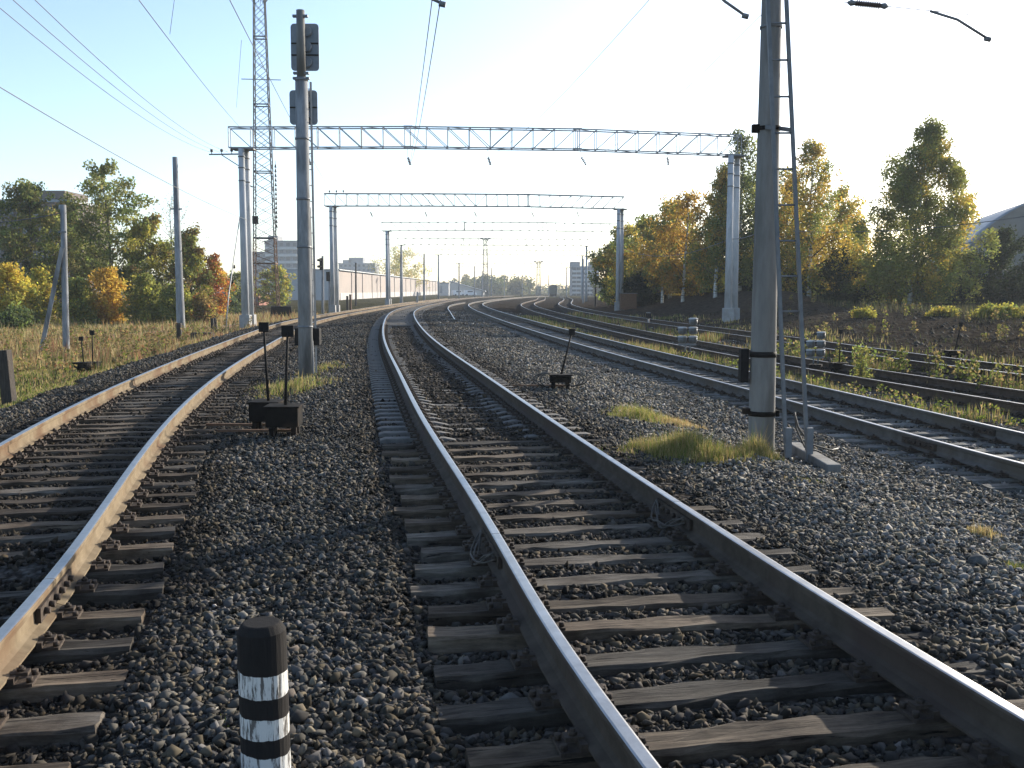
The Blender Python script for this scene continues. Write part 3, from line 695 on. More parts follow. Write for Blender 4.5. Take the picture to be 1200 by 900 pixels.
# ------------------------------------------------------------------ right concrete pole with ladder
def ladder_pole():
    d = 12.4; p = at(896, d); H = 9.2
    t = thing('catenary_pole', 'thick brown concrete pole carrying a leaning ladder beside the grass tuft', 'pole', p)
    MB().tube([(0, 0, -.4), (0, 0, 0), (0, 0, 2), (0, 0, H)], [.168, .165, .15, .085], 32).build('shaft', M['conc_brown'], t)
    def zc(y): return Zt(y, d) - p.z
    def rad(z): return .165 - .0075 * z if z < 2 else .15 - .009 * (z - 2)
    def band(y, h, ex, name, m):
        z = zc(y); r = rad(z) + ex; MB().tube([(0, 0, z - h), (0, 0, z + h)], r, 32).build(name, M[m], t); return z, r
    z, r = band(415, .035, .006, 'strap', 'black')
    z, r = band(484, .03, .01, 'clamp', 'box_brown')
    MB().box((-r - .03, 0, z + .03), (.09, .10, .07)).build('clamp_bolt', M['box_brown'], t, bevel=.008)
    MB().box((r + .01, -.02, z), (.05, .09, .08)).build('clamp_bolt', M['box_brown'], t, bevel=.008)
    z, r = band(32, .015, .012, 'clamp', 'galv_dark')
    z, r = band(151, .025, .012, 'clamp', 'box_brown')
    zl = z
    MB().box((-r - .02, -.02, z), (.09, .08, .10)).build('clamp_bolt', M['box_brown'], t, bevel=.008)
    MB().box((-.235, .03, zc(428)), (.10, .16, .42)).build('junction_box', M['black'], t, bevel=.012)
    dl = 12.08
    def w(px, py): return P(px, py, dl) - p
    L0, L1 = w(921, 528), w(894, -140); R0, R1 = w(946, 528), w(915, -140)
    lad = bpy.data.objects.new('ladder', None)
    for a, b in ((L0, L1), (R0, R1)): MB().bar(a, b, .052, .04).build('ladder_stringer', M['galv_dark'], t)
    mb = MB(); yy = 274
    for i in range(14):
        y = 274 - 42.2 * i + 126 if i else 400
        y = 316 + 42.2 * 0 - 42.2 * (i - 1)
        f = (528 - y) / (528 + 140)
        if 0 < f < .99: MB().tube([L0.lerp(L1, f), R0.lerp(R1, f)], .013, 6).build('rung', M['galv_dark'], t)
    f = (528 - 146) / 668
    mb = MB(); mb.bar((-.05, -.12, zl), L0.lerp(L1, f) + Vector((0, -.02, .05)), .05, .05); mb.bar((.1, -.05, zl), R0.lerp(R1, f) + Vector((0, .04, .03)), .05, .05); mb.build('ladder_bracket', M['galv_dark'], t)
    for a in (L0, R0):
        MB().bar((a.x + .01, a.y - .05, -.05), (a.x + .01, a.y - .05, .36), .075, .06).build('stub_post', M['galv_dark'], t)
    mb = MB().tube([Vector((.42, .05, .5)), Vector((.46, .0, .32)), Vector((.58, -.1, .12)), Vector((.85, -.1, .04)), Vector((1.0, .1, .03))], .012, 6)
    mb.tube([Vector((.43, .06, .5)), Vector((.44, .02, .3)), Vector((.52, -.1, .08)), Vector((.7, -.2, .03))], .012, 6).build('cable', M['cable'], t)
    return t
ladder_pole()
a, b = P(930, 512, 12.9), P(978, 541, 11.3)
za = gz(a.x, a.y) + .08; zb_ = gz(b.x, b.y) + .05
mb = MB().bar((a.x, a.y, za), (b.x, b.y, zb_), .17, .13)
tag(mb.build('concrete_beam', M['conc_brown'], bevel=.015), 'fallen concrete beam lying on ballast at the ladder foot', 'concrete beam')

# ------------------------------------------------------------------ gantries
def gantry(label, d0, d1, pL, pR, top, bot, nbay, group, mat='galv', paired=True, dxs=(.1, .22), tops=None, thick=1.0, right_post=True, foot=True):
    """pL, pR: photo columns of the posts; top/bot photo rows of the truss chords at the left end"""
    A, B = at(pL, d0), at(pR, d1)
    zb = Zt(bot, d0); zt = Zt(top, d0)
    t = thing('catenary_gantry', label, 'gantry', (A.x, A.y, A.z), 0, group)
    O_ = Vector(A)
    ax = Vector((B.x - A.x, B.y - A.y, 0)); span = ax.length; ax.normalize(); nrm = Vector((-ax.y, ax.x, 0))
    ext = .75
    def q(s, z, off): return Vector((A.x, A.y, 0)) + ax * s + nrm * off + Vector((0, 0, z)) - O_
    def zc(s):
        f = s / span
        return np.interp(f, [0, .33, .67, 1], tops) if tops else 0.0
    mb = MB(); hw = .35; c = .065 * thick; s0, s1 = -ext, span + ext * .4; n = nbay; st = [s0 + (s1 - s0) * i / n for i in range(n + 1)]
    for off in (-hw, hw):
        for i in range(n):
            a, b = st[i], st[i + 1]
            for z in (zb, zt): mb.bar(q(a, z + zc(a), off), q(b, z + zc(b), off), c, c)
            if i % 2 == 0 and off > 0:
                for z in (zb, zt): mb.bar(q(a, z + zc(a), -hw), q(b, z + zc(b), hw), c * .45, c * .45)
            if i < n / 2: mb.bar(q(a, zt + zc(a), off), q(b, zb + zc(b), off), c * .6, c * .6)
            else: mb.bar(q(a, zb + zc(a), off), q(b, zt + zc(b), off), c * .6, c * .6)
        for i in range(n + 1): mb.bar(q(st[i], zb + zc(st[i]), off), q(st[i], zt + zc(st[i]), off), c * .6, c * .6)
    for i in range(0, n + 1):
        for z in (zb, zt): mb.bar(q(st[i], z + zc(st[i]), -hw), q(st[i], z + zc(st[i]), hw), c * .5, c * .5)
    for f in (.34, .67):
        s = s0 + (s1 - s0) * f
        for z in (zb, zt): mb.box(q(s, z + zc(s), -hw - .0), (.5, .02 + c, c * 1.6))
        for off in (-hw, hw): mb.bar(q(s + .12, zb + zc(s), off), q(s + .12, zt + zc(s), off), c * .7)
    mb.build('truss', M[mat], t)
    for which, s, base in (('l', 0, A), ('r', span, B)):
        if which == 'r' and not right_post: continue
        for k, off in enumerate((-.42, .42) if paired else (0,)):
            dx = dxs[which == 'r'] * (1 if k else -1) if paired else 0
            bz = gz(base.x, base.y); lo = q(s + dx, bz - .2, off); hi = q(s + dx, zb + zc(s) - .06, off)
            pm = MB().tube([lo, hi], [.215, .165], 18).build('post', M['conc_post'], t)
            if foot: 
                mb = MB().box(q(s + dx, bz + .3, off), (.58, .58, 1.0), taper=.96); mb.build('foundation', M['conc_light'], t, bevel=.02)
            for z in (zb - .5, zb - 1.1, zb - 1.8):
                MB().tube([q(s + dx, z - .03 + zc(s), off), q(s + dx, z + .03 + zc(s), off)], .2, 16).build('band', M['galv_dark'], pm)
        mb = MB()
        mb.box(q(s, zb + zc(s) - .05, 0), (1.2, 1.0, .06)); mb.build('cap_plate', M['galv_dark'], t)
    def world(s, z, off=0): return q(s, z, off) + O_
    t['span'] = span
    return t, A, ax, nrm, span, zb, zt, zc
GG = 'rigid catenary gantries over the station tracks'
g1 = gantry('closest grey lattice gantry spanning the tracks on paired concrete posts', 56, 58.5, 290, 857, 150, 174, 24, GG, 'galv', tops=[0, .16, .16, -.05], dxs=(.06, .32))
g2 = gantry('grey lattice gantry directly behind the closest one', 92, 94, 392, 726, 227, 241.5, 28, GG, 'galv', tops=[0, .05, .05, -.1], dxs=(.14, .24))
g3 = gantry('slender lattice gantry right behind two larger ones', 130, 133, 455, 722, 260.5, 270.5, 26, GG, 'galv_dark', tops=[0, .1, .1, 0], thick=.85)
g4 = gantry('pale far gantry on single posts, fourth back along the tracks', 172, 176, 471, 687, 279, 287, 24, GG, 'galv_dark', paired=False, foot=False)
g5 = gantry('faint gantry just beyond the fourth one over the curve', 217, 222, 514, 682, 292.5, 298.5, 22, GG, 'galv_dark', paired=False, foot=False)
g6 = gantry('faintest and farthest gantry above the end of the curve', 300, 305, 538, 664, 308, 313, 18, GG, 'galv_dark', paired=False, foot=False)
def insulator_mb(L, r=.075, n=5):
    mb = MB(); mb.tube([(0, 0, 0), (0, 0, -L)], .015, 6)
    for i in range(n):
        z = -L * (.12 + .76 * i / (n - 1)); mb.tube([(0, 0, z - .035), (0, 0, z + .01), (0, 0, z + .035)], [r, r * .75, .02], 10)
    return mb
def hang(g, px, y0, y1, tilt, label):
    t_, A, ax, nrm, span, zb, zt, zc = g
    d = A.y + (px - 290) / 567 * 2; a = P(px, y0, d); b = P(px + tilt, y1, d)
    L = (b - a).length; t = thing('insulator_string', label, 'insulator', a, 0, 'insulator strings hanging under the gantries')
    top = P(px - tilt * .4, 180, d)
    zt_ = zb + zc(max(0, min(span, (a - A).dot(ax)))) - a.z
    MB().tube([(-tilt * .01, 0, zt_), (0, 0, 0)], .011, 6).build('hanger_rod', M['wire'], t)
    o = insulator_mb(L, .09).build('insulator_discs', M['glass_ins'], t)
    v = (b - a).normalized(); o.rotation_euler = Vector((0, 0, -1)).rotation_difference(v).to_euler()
for px, lab in ((361, 'hidden just right of the signal mast'), (478, 'crossed by the long steep wires'), (572, 'right of the steep wires over the main track'), (681, 'tilted, over the grey track'), (782, 'upright, closest to the gantry right post')):
    hang(g1, px, 184, 193.5, {681: 6, 782: 1.5}.get(px, 3), 'insulator string under the closest gantry, ' + lab)
for px, lab in ((434, 'closest to its left posts'), (498, 'second from its left posts'), (556, 'above the dark curve'), (623, 'right of its middle'), (676, 'closest to its right post')):
    hang(g2, px, 248, 254, 2.5, 'small insulator string under the second gantry, ' + lab)
# crossarm with three insulators at the left post of the closest gantry, and the light fittings
def crossarm(g, d, x0, x1, y, label, n=3, brace=True):
    a, b = P(x0, y, d), P(x1, y - .5, d); t = thing('crossarm', label, 'crossarm', a)
    MB().bar((0, 0, 0), b - a, .09, .07).build('arm', M['galv_dark'], t)
    if brace: MB().bar((a - a) + (b - a) * .35, P(x1, y + 16, d) - a, .05, .05).build('brace', M['galv_dark'], t)
    for i in range(n):
        q = (b - a) * (.08 + .30 * i); MB().tube([q, q + Vector((0, 0, .12)), q + Vector((0, 0, .16)), q + Vector((0, 0, .28)), q + Vector((0, 0, .3))], [.02, .02, .085, .07, .02], 10).build('pin_insulator', M['glass_ins'], t)
crossarm(g1, 56, 245, 284, 181, 'steel crossarm with three pin insulators on the closest gantry left post')
crossarm(g2, 92, 384, 411, 227, 'short crossarm with pin insulators on top of the second gantry', brace=False)

# ------------------------------------------------------------------ wires
def wire(label, a, b, sag=.3, r=.009, cat='wire', n=14, group=None):
    a, b = Vector(a), Vector(b)
    pts = [a.lerp(b, i / n) - Vector((0, 0, sag * 4 * (i / n) * (1 - i / n))) for i in range(n + 1)]
    o = MB().tube(pts, r, 5).build('overhead_wire', M['wire']); return tag(o, label, cat, group)
GW = 'overhead wires along the line'
wire('lowest of the three parallel wires rising left from the gantry crossarm', P(-70, -50, 19), P(249, 179, 56), .55, .010, group=GW)
wire('middle one of three parallel wires rising left from the gantry crossarm', P(-45, -55, 19), P(258, 178.5, 56), .55, .010, group=GW)
wire('top one of three parallel wires rising left from the gantry crossarm', P(-10, -50, 19), P(267, 178, 56), .55, .010, group=GW)
wire('dark wire running from upper left onto the closest gantry end', P(118, -60, 18), P(281, 149, 56), .12, .011, group=GW)
wire('thin wire passing behind the lattice tower to the second gantry', P(244, -50, 18), P(390, 227, 92), .25, .010, group=GW)
wire('short dropper wire hanging from the dark upper left wire', P(207, -20, 26), P(199, 40, 26.5), .0, .007, group=GW)
wire('short dropper wire beside the lattice tower', P(283, 47, 28), P(277, 126, 40), .0, .006, group=GW)
wire('low wire above the meadow trees, passing the tall bare pole', P(-60, 66, 20), P(290, 258, 56), .25, .012, group=GW)
wire('slack wire reaching the braced pole from the left', P(-80, 262, 33), P(74, 249, 35.6), .15, .02, group=GW)
wire('left one of two steep wires over the main track', P(514, -60, 13), P(481, 190, 56), .1, .009, group=GW)
wire('right one of two steep wires over the main track', P(524, -50, 13), P(482, 189, 56), .35, .009, group=GW)
wire('faint wire slanting up right above the gantry middle', P(800, -45, 17), P(572, 184, 57), .4, .006, group=GW)
wire('faint wire slanting up toward the ladder pole top', P(948, -40, 15), P(686, 184, 57.5), .6, .006, group=GW)
wire('cable drooping from second gantry to closest gantry right posts', P(729, 290, 93.5), P(855, 280, 58), .9, .02, group=GW)
wire('cable running from closest gantry right post toward the ladder', P(858, 280, 58), P(892, 271, 45), .1, .02, group=GW)
wire('pale cable crossing in front of the large birch', P(930, 271, 44), P(1290, 238, 34), .35, .014, group=GW)
for (a, b, c, d, lab) in (((488, -12), (505, -2), (518, 4), 14, 'bent steady arm over the steep wires at top edge'), ((828, -18), (850, 2), (873, 18), 15, 'bent steady arm left of the ladder pole top'), ((1090, 13), (1122, 23), (1157, 45), 16, 'bent grey steady arm hanging in sky at upper right')):
    mb = MB().tube([P(*a, d), P(*b, d), P(*c, d)], .022, 8); mb.cyl(P(*c, d) + Vector((-.04, 0, 0)), P(*c, d) + Vector((.05, 0, -.02)), .04, n=8)
    tag(mb.build('steady_arm', M['galv_dark']), lab, 'steady arm', 'steady arms of the contact wires')
a, b = P(984, 2, 14), P(1050, 8.5, 14)
t = thing('strain_insulator', 'ribbed strain insulator on a stay wire near the top right', 'insulator', a)
mb = MB()
for i in range(11):
    q = (b - a) * (.30 + .4 * i / 10); mb.tube([q - (b - a) * .012, q, q + (b - a) * .012], [.028, .05, .028], 10)
mb.tube([(b - a) * .27, (b - a) * .73], .03, 8).build('ribbed_body', M['glass_ins'], t)
MB().tube([(b - a) * .14, (b - a) * .2, (b - a) * .27], [.015, .045, .03], 8).build('end_fitting', M['galv_dark'], t)
MB().tube([(b - a) * .73, (b - a) * .8, (b - a) * .86], [.03, .045, .015], 8).build('end_fitting', M['galv_dark'], t)
MB().tube([P(902, -6, 12.6) - a, (b - a) * .15], .006, 5).build('stay_wire', M['wire'], t)
MB().tube([(b - a) * .85, P(1320, 36, 14) - a], .006, 5).build('stay_wire', M['wire'], t)

# ------------------------------------------------------------------ lattice lighting tower
def lattice_tower(label, px, d, wb, wt, H, mat=('rust', 'tower_steel'), bays=26, r=.05):
    p = at(px, d); t = thing('lattice_tower', label, 'tower', p, .12, 'lattice lighting towers')
    def build(f0, f1, n, m):
        mb = MB()
        for i in range(n):
            z0, z1 = H * (f0 + (f1 - f0) * i / n), H * (f0 + (f1 - f0) * (i + 1) / n)
            w0, w1 = wb + (wt - wb) * (z0 / H) ** .75, wb + (wt - wb) * (z1 / H) ** .75
            c0 = [Vector((sx * w0 / 2, sy * w0 / 2, z0)) for sx, sy in ((-1, -1), (1, -1), (1, 1), (-1, 1))]
            c1 = [Vector((sx * w1 / 2, sy * w1 / 2, z1)) for sx, sy in ((-1, -1), (1, -1), (1, 1), (-1, 1))]
            for k in range(4):
                k2 = (k + 1) % 4
                mb.bar(c0[k], c1[k], r * 2.2); mb.bar(c0[k], c1[k2], r * 1.1); mb.bar(c0[k2], c1[k], r * 1.1)
                if i % 6 == 0: mb.bar(c0[k], c0[k2], r * 3)
        mb.build('lattice', m, t)
    build(0, .24, 9, M[mat[0]]); build(.24, 1, bays, M[mat[1]])
    mb = MB()
    for k in range(4): mb.box((0, 0, 0), (.01, .01, .01)) if False else None
    MB().box((0, 0, H), (wt * 2.6, wt * 2.6, .12)).build('platform', M[mat[1]], t)
    mb = MB()
    for k in range(8):
        a = 2 * PI * k / 8; mb.bar((wt * .5 * math.cos(a), wt * .5 * math.sin(a), H - 1.1), (wt * 1.3 * math.cos(a), wt * 1.3 * math.sin(a), H), r * 1.2)
    mb.build('platform_brace', M[mat[1]], t)
    for k in range(8):
        a = 2 * PI * k / 8
        MB().cyl((wt * 1.25 * math.cos(a), wt * 1.25 * math.sin(a), H + .35), (wt * 1.7 * math.cos(a), wt * 1.7 * math.sin(a), H + .15), .12, .28, 12).build('floodlight', M[mat[1]], t)
    return t, p
tw, tp = lattice_tower('tall rust footed lattice tower rising out of frame behind signal mast', 312, 100, 2.5, 1.0, 31.2, bays=22, r=.036)
MB().box((-.75, -1.0, 9.2), (.55, .45, .75)).build('equipment_cabinet', M['black'], tw)
MB().bar((-1.9, 0, 22.9), (1.9, 0, 22.9), .07).build('side_bracket', M['galv_dark'], tw)
MB().tube([(-.9, -.9, 12.4), (-1.5, -1, 12.6)], [.05, .16], 10).build('street_lamp_head', M['lamp_grey'], tw)
mb = MB()
for z in np.arange(8.5, 14.5, .45): mb.tube([(1.25, -.6, z), (1.25, -.6, z + .3)], [.12, .05], 8)
mb.bar((1.25, -.6, 8.2), (1.25, -.6, 15), .04); mb.build('cable_insulators', M['glass_ins'], tw)
lattice_tower('faint far lattice tower above the hazy treeline, left of the other', 569, 330, 2.0, 1.0, 19, mat=('galv_dark', 'galv_dark'), bays=14, r=.05)
lattice_tower('faint far lattice tower above the treeline gap, closer to the green wagon', 631, 420, 1.8, 1.2, 14.0, mat=('galv_dark', 'galv_dark'), bays=12, r=.05)

# ------------------------------------------------------------------ poles
def pole(px, d, ytop, r0, r1, label, mat='conc', base_px=None, arms=(), grp=None, cat='pole', name='pole'):
    p = at(base_px if base_px is not None else px, d); top = P(px, ytop, d) - p
    t = thing(name, label, cat, p, 0, grp)
    MB().tube([(0, 0, -.3), (0, 0, 0), top], [r0, r0, r1], 14).build('shaft', M[mat], t)
    for (f, w) in arms:
        MB().bar(top * f + Vector((-w, 0, 0)), top * f + Vector((w, 0, 0)), .07).build('cross_bar', M['galv_dark'], t)
    return t, p, top
pole(205, 52.5, 184, .225, .13, 'tall bare grey pole leaning slightly at the meadow edge', base_px=211, arms=((.71, .28), (.79, .14)))
t, p, top = pole(74, 35.6, 240, .12, .10, 'short concrete pole propped by a slanting strut in the meadow', base_px=75)
MB().bar(P(47, 413, 35.2) - p - Vector((0, 0, .1)), P(73, 290, 35.5) - p, .17, .14).build('strut', M['conc'], t)
MB().box(top * .82 + Vector((0, -.11, 0)), (.3, .05, .06)).build('cross_bar', M['galv_dark'], t)
MB().tube([top * .97 + Vector((-.12, 0, 0)), top * .97 + Vector((-.12, 0, .16))], [.05, .03], 8).build('insulator', M['lamp_grey'], t)
PG = 'poles far along the line'
pole(335.5 + 27, 70, 243, .16, .12, 'thin grey pole right behind the signal mast', base_px=365, mat='conc')
pole(417, 150, 308, .16, .11, 'dark wooden pole before the long pink wall', mat='old_post', grp=PG)
pole(470, 165, 289, .2, .14, 'thin pole standing just before the golden tree', grp=PG)
pole(497, 168, 297, .17, .13, 'pole near the far end of the pink wall', grp=PG)
pole(538, 240, 308, .2, .15, 'pole in front of the pale shed roof', grp=PG, arms=((.98, .8),))
pole(556, 250, 312, .18, .12, 'thin pole beside the shed roof lower end', grp=PG)
pole(565, 270, 317, .18, .12, 'thin pole left of the far lattice tower', grp=PG)
pole(576, 280, 314, .18, .12, 'thin pole right of the far lattice tower', grp=PG)
pole(591, 300, 323, .16, .12, 'pale pole before the hazy treeline middle', grp=PG)
pole(612, 310, 322, .16, .12, 'pale pole before the hazy treeline right half', grp=PG)
pole(643, 330, 322, .18, .12, 'thin pole just left of the green wagon', grp=PG)
pole(683.5, 150, 303, .14, .1, 'slim pole left of the far gantry right post', grp=PG)
pole(698, 118, 303, .13, .09, 'slim dark pole between far post and second gantry post', mat='old_post', grp=PG)
pole(489, 150, 342, .14, .12, 'short trackside post before the pink wall end', grp=PG)
t, p, top = pole(378, 95, 300, .13, .1, 'trackside signal with black two lamp head left of the warehouse wall', cat='signal', name='signal_post')
MB().box(top + Vector((-.12, 0, -.75)), (.34, .28, 1.1)).build('signal_head', M['black'], t, bevel=.03)
for z in (-.4, -1.0): MB().cyl(top + Vector((-.12, -.1, z)), top + Vector((-.35, -.5, z)), .12, n=10).build('lamp', M['black'], t)
t, p, top = pole(386, 97, 318, .11, .09, 'lower signal post with black head beside the warehouse corner', cat='signal', name='signal_post')
MB().box(top + Vector((-.05, 0, -.5)), (.5, .3, .9)).build('signal_head', M['black'], t, bevel=.03)
# leaning guy wires with insulators beside the closest gantry
a, b = at(263, 50), P(281, 255, 56); t = thing('guy_wire', 'slanting guy wire with dark insulator beads left of the gantry post', 'guy wire', a)
MB().tube([(0, 0, 0), P(268, 345, 51) - a, b - a], .03, 6).build('stay', M['galv'], t)
for f in (.42, .55): MB().tube([(b - a) * f, (b - a) * (f + .02)], [.09, .05], 8).build('insulator_bead', M['black'], t)
# small posts
def post(px, d, h, w, label, mat='old_post', lean=0.0, round_=False):
    p = at(px, d); mb = MB()
    if round_: mb.tube([(0, 0, -.2), (lean, 0, h)], [w / 2, w / 2 * .9], 12)
    else: mb.bar((0, 0, -.2), (lean, 0, h), w, w)
    tag(mb.build('post', M[mat], None, p, bevel=.01), label, 'post')
post(6, 18.4, 1.0, .2, 'dark old wooden post at the left edge of the picture', lean=-.07)
post(209, 44, .95, .2, 'dark stub post in front of the tall bare pole')
post(249, 49, .95, .14, 'left one of two close dark short posts before the gantry', lean=-.05)
post(253.5, 50, .95, .14, 'right one of two close dark short posts before the gantry', lean=-.12)
post(407, 100, 1.6, .2, 'left one of paired brown posts by the pink wall', lean=0)
post(410.5, 101, 1.7, .2, 'right one of paired brown posts by the pink wall', mat='rust')
def lump(name, px, d, size, label, cat, mat, z=0, rz=0.0):
    p = at(px, d); tag(MB().box((0, 0, size[2] / 2), size, rz=rz, taper=.92).build(name, M[mat], None, p, bevel=.04), label, cat)
lump('sleeper_stack', 236, 45, (1.0, .5, .42), 'stack of dark old sleepers beside the left track', 'sleeper stack', 'old_post')
lump('scrap_box', 218, 43, (.6, .3, .2), 'low rusty box in red grass beside the left track', 'box', 'rust')
lump('cable_box', 329, 82, (1.7, 1.0, 1.0), 'tilted black box at the lattice tower foot', 'box', 'black', rz=.3)
# rusty relay cabinet on the right bank
p = at(736, 93); t = thing('relay_cabinet', 'rusty brown relay cabinet right of the second gantry post', 'cabinet', p)
MB().box((0, 0, .75), (1.5, .8, 1.5)).build('body', M['rust'], t, bevel=.02)
MB().box((0, 0, 1.53), (1.65, .95, .06)).build('roof', M['galv_dark'], t)
for s in (-1, 1): MB().box((s * .36, -.415, .78), (.68, .03, 1.3)).build('door', M['rust'], t)

# ------------------------------------------------------------------ buildings
def block(name, label, px0, px1, ytop, d, depth, floors, bays, wall, rz=0.0, zbase=-1.0, win=(1.5, 1.4), steps=(), cat='building', balcony=False):
    x0, x1 = P(px0, 330, d).x, P(px1, 330, d).x; w = x1 - x0; H = Zt(ytop, d) - zbase
    t = thing(name, label, cat, ((x0 + x1) / 2, d, zbase), rz)
    MB().box((0, depth / 2, H / 2), (w, depth, H)).build('wall', M[wall], t)
    rf = MB().box((0, depth / 2, H + .2), (w + .6, depth + .6, .4)).build('roof', M['roof_grey'], t)
    for (fx, fw, fh) in steps: MB().box((w * (fx - .5), depth / 2, H + .4 + fh / 2), (fw, depth * .6, fh)).build('roof_housing', M[wall], rf)
    fh = H / floors; cnt = 0
    wm = MB().box((0, 0, 0), (win[0] + .2, .12, win[1] + .2)).build('window', M[wall]); gm = MB().box((0, -.04, 0), (win[0], .1, win[1])).build('pane', M['dark_glass'])
    wme, gme = hide_template(wm), hide_template(gm)
    for i in range(floors):
        for j in range(bays):
            if cnt >= 96: break
            xx = -w / 2 + w * (j + .5) / bays; zz = fh * (i + .55)
            o = mk('window', wme, t, (xx, -.04, zz), 0); mk('pane', gme, o, (0, -.04, 0), 0); cnt += 1
    if balcony:
        for i in range(1, floors): MB().box((0, -.35, fh * i), (w * .96, .7, .9)).build('balcony', M['white_wall'], t)
    return t
block('apartment_block', 'grey apartment block with pale floor bands behind the lattice tower', 311, 350, 283, 420, 16, 8, 5, 'block_wall', balcony=True, steps=((.2, 4, 2.2),))
block('apartment_block', 'plain grey apartment block left of the banded one', 295, 312, 296, 450, 14, 8, 3, 'block_wall')
block('apartment_block', 'grey brown apartment block rising above the pink wall', 397, 440, 309, 620, 18, 7, 8, 'block_wall', steps=((.45, 9, 3.5), (.2, 5, 2)))
block('apartment_block', 'pale apartment block on the right behind the wagon', 670, 702, 313, 430, 16, 7, 6, 'block_wall', rz=.0, balcony=True, steps=((.15, 4, 2), (.8, 3, 2)))
block('apartment_block', 'brown roofed block hidden behind the meadow trees', -60, 88, 237, 150, 14, 5, 9, 'block_brown', steps=((.75, 5, 1.6),))
block('brick_shed', 'low red brick shed left of the gantry foundation', 258, 303, 344, 150, 6, 1, 4, 'brick', zbase=-.6, win=(1.0, .7), cat='shed')
# warehouse: grey gable wall in shade, long pink sunlit side
x0, x1, y0, y1 = P(337, 330, 232).x, P(397, 330, 232).x, 232, 560
t = thing('warehouse', 'long warehouse with a grey gable and faded pink side wall', 'warehouse', (x1, y0, -.6))
Hn = Zt(316.5, 232) + .6
MB().box(((x0 - x1) / 2, .15, Hn / 2), (x1 - x0, .3, Hn)).build('gable_wall', M['grey_wall'], t)
MB().box((-.15, (y1 - y0) / 2 + .2, Hn / 2 - .15), (.3, y1 - y0 - .4, Hn - .3)).build('side_wall', M['pink_wall'], t)
MB().box((.02, (y1 - y0) / 2, .9), (.1, y1 - y0 - 4, 1.8)).build('whitewash_band', M['white_band'], t)
MB().box(((x0 - x1) / 2, (y1 - y0) / 2, Hn + .12), (x1 - x0 + .5, y1 - y0 + .4, .24)).build('roof', M['roof_grey'], t)
for i in range(1, 18): MB().box((.06, (y1 - y0) * i / 18, Hn / 2), (.25, .4, Hn - .4)).build('pilaster', M['pink_wall'], t)
# pale hut and sloping shed with two parked vehicles
p = at(520, 420); t = thing('hut', 'small white hut with flat roof before the sloping shed', 'hut', p)
MB().box((0, 0, 2.4), (4.6, 4, 5.6)).build('wall', M['white_wall'], t); MB().box((0, 0, 5.3), (5.2, 4.6, .4)).build('roof', M['roof_grey'], t)
MB().box((-1.2, -2.02, 2.6), (1.4, .1, 3.2)).build('door', M['roof_grey'], t)
p = at(548, 440); t = thing('shed', 'pale shed with a long roof sloping down to the right', 'shed', p)
MB().prism([(-8, 0), (7, 0), (7, 1.6), (-8, 6.0)], 0, 12).build('wall', M['white_wall'], t)
MB().prism([(-8.6, 6.2), (7.8, 1.7), (7.8, 2.0), (-8.6, 6.6)], -.5, 12.5).build('roof', M['roof_grey'], t)
def van(label, px, d, rz, s=1.0):
    p = at(px, d); t = thing('van', label, 'van', p, rz, 'white vehicles parked around the yard')
    pr = [(-2.3, .35), (2.2, .35), (2.35, .8), (2.25, 1.15), (1.5, 1.3), (.85, 2.0), (-2.2, 2.05), (-2.35, 1.2)]
    MB().prism(pr, -.9, .9).build('body', M['van_white'], t, bevel=.08)
    MB().box((1.22, 0, 1.62), (.06, 1.5, .62), mat=Matrix.Rotation(-.75, 3, 'Y')).build('windscreen', M['dark_glass'], t)
    for sy in (-1, 1): MB().box((-.2, sy * .905, 1.6), (2.0, .03, .5)).build('side_window', M['dark_glass'], t)
    for sx in (-1, 1):
        for sy in (-1, 1): MB().cyl((sx * 1.45, sy * .75, .34), (sx * 1.45, sy * .95, .34), .34, n=16).build('wheel', M['tyre'], t)
    t.scale = (s,) * 3
van('white van parked between the small hut and shed', 537, 400, .5, 1.1)
van('white van parked under the sloping shed roof', 551, 405, .3, 1.1)
van('white van seen between birch trunks on the bank', 829, 150, -1.0, .85)
# green wagon far away
p = at(648, 335); t = thing('railway_wagon', 'dark green railway wagon standing far away on the line', 'wagon', p, -.05)
MB().prism([(-1.45, .9), (1.45, .9), (1.45, 3.4), (1.1, 3.9), (.4, 4.15), (-.4, 4.15), (-1.1, 3.9), (-1.45, 3.4)], 0, 16).build('body', M['train_green'], t)
for s in (-.7, .7): MB().box((s, -.03, 2.7), (.7, .06, .7)).build('window', M['dark_glass'], t)
MB().box((0, 4, .55), (2.3, 3, .7)).build('bogie', M['black'], t); MB().box((0, 12, .55), (2.3, 3, .7)).build('bogie', M['black'], t)
for s in (-.9, .9): MB().cyl((s, -.6, 1.05), (s, 0, 1.05), .2, n=10).build('buffer', M['black'], t)
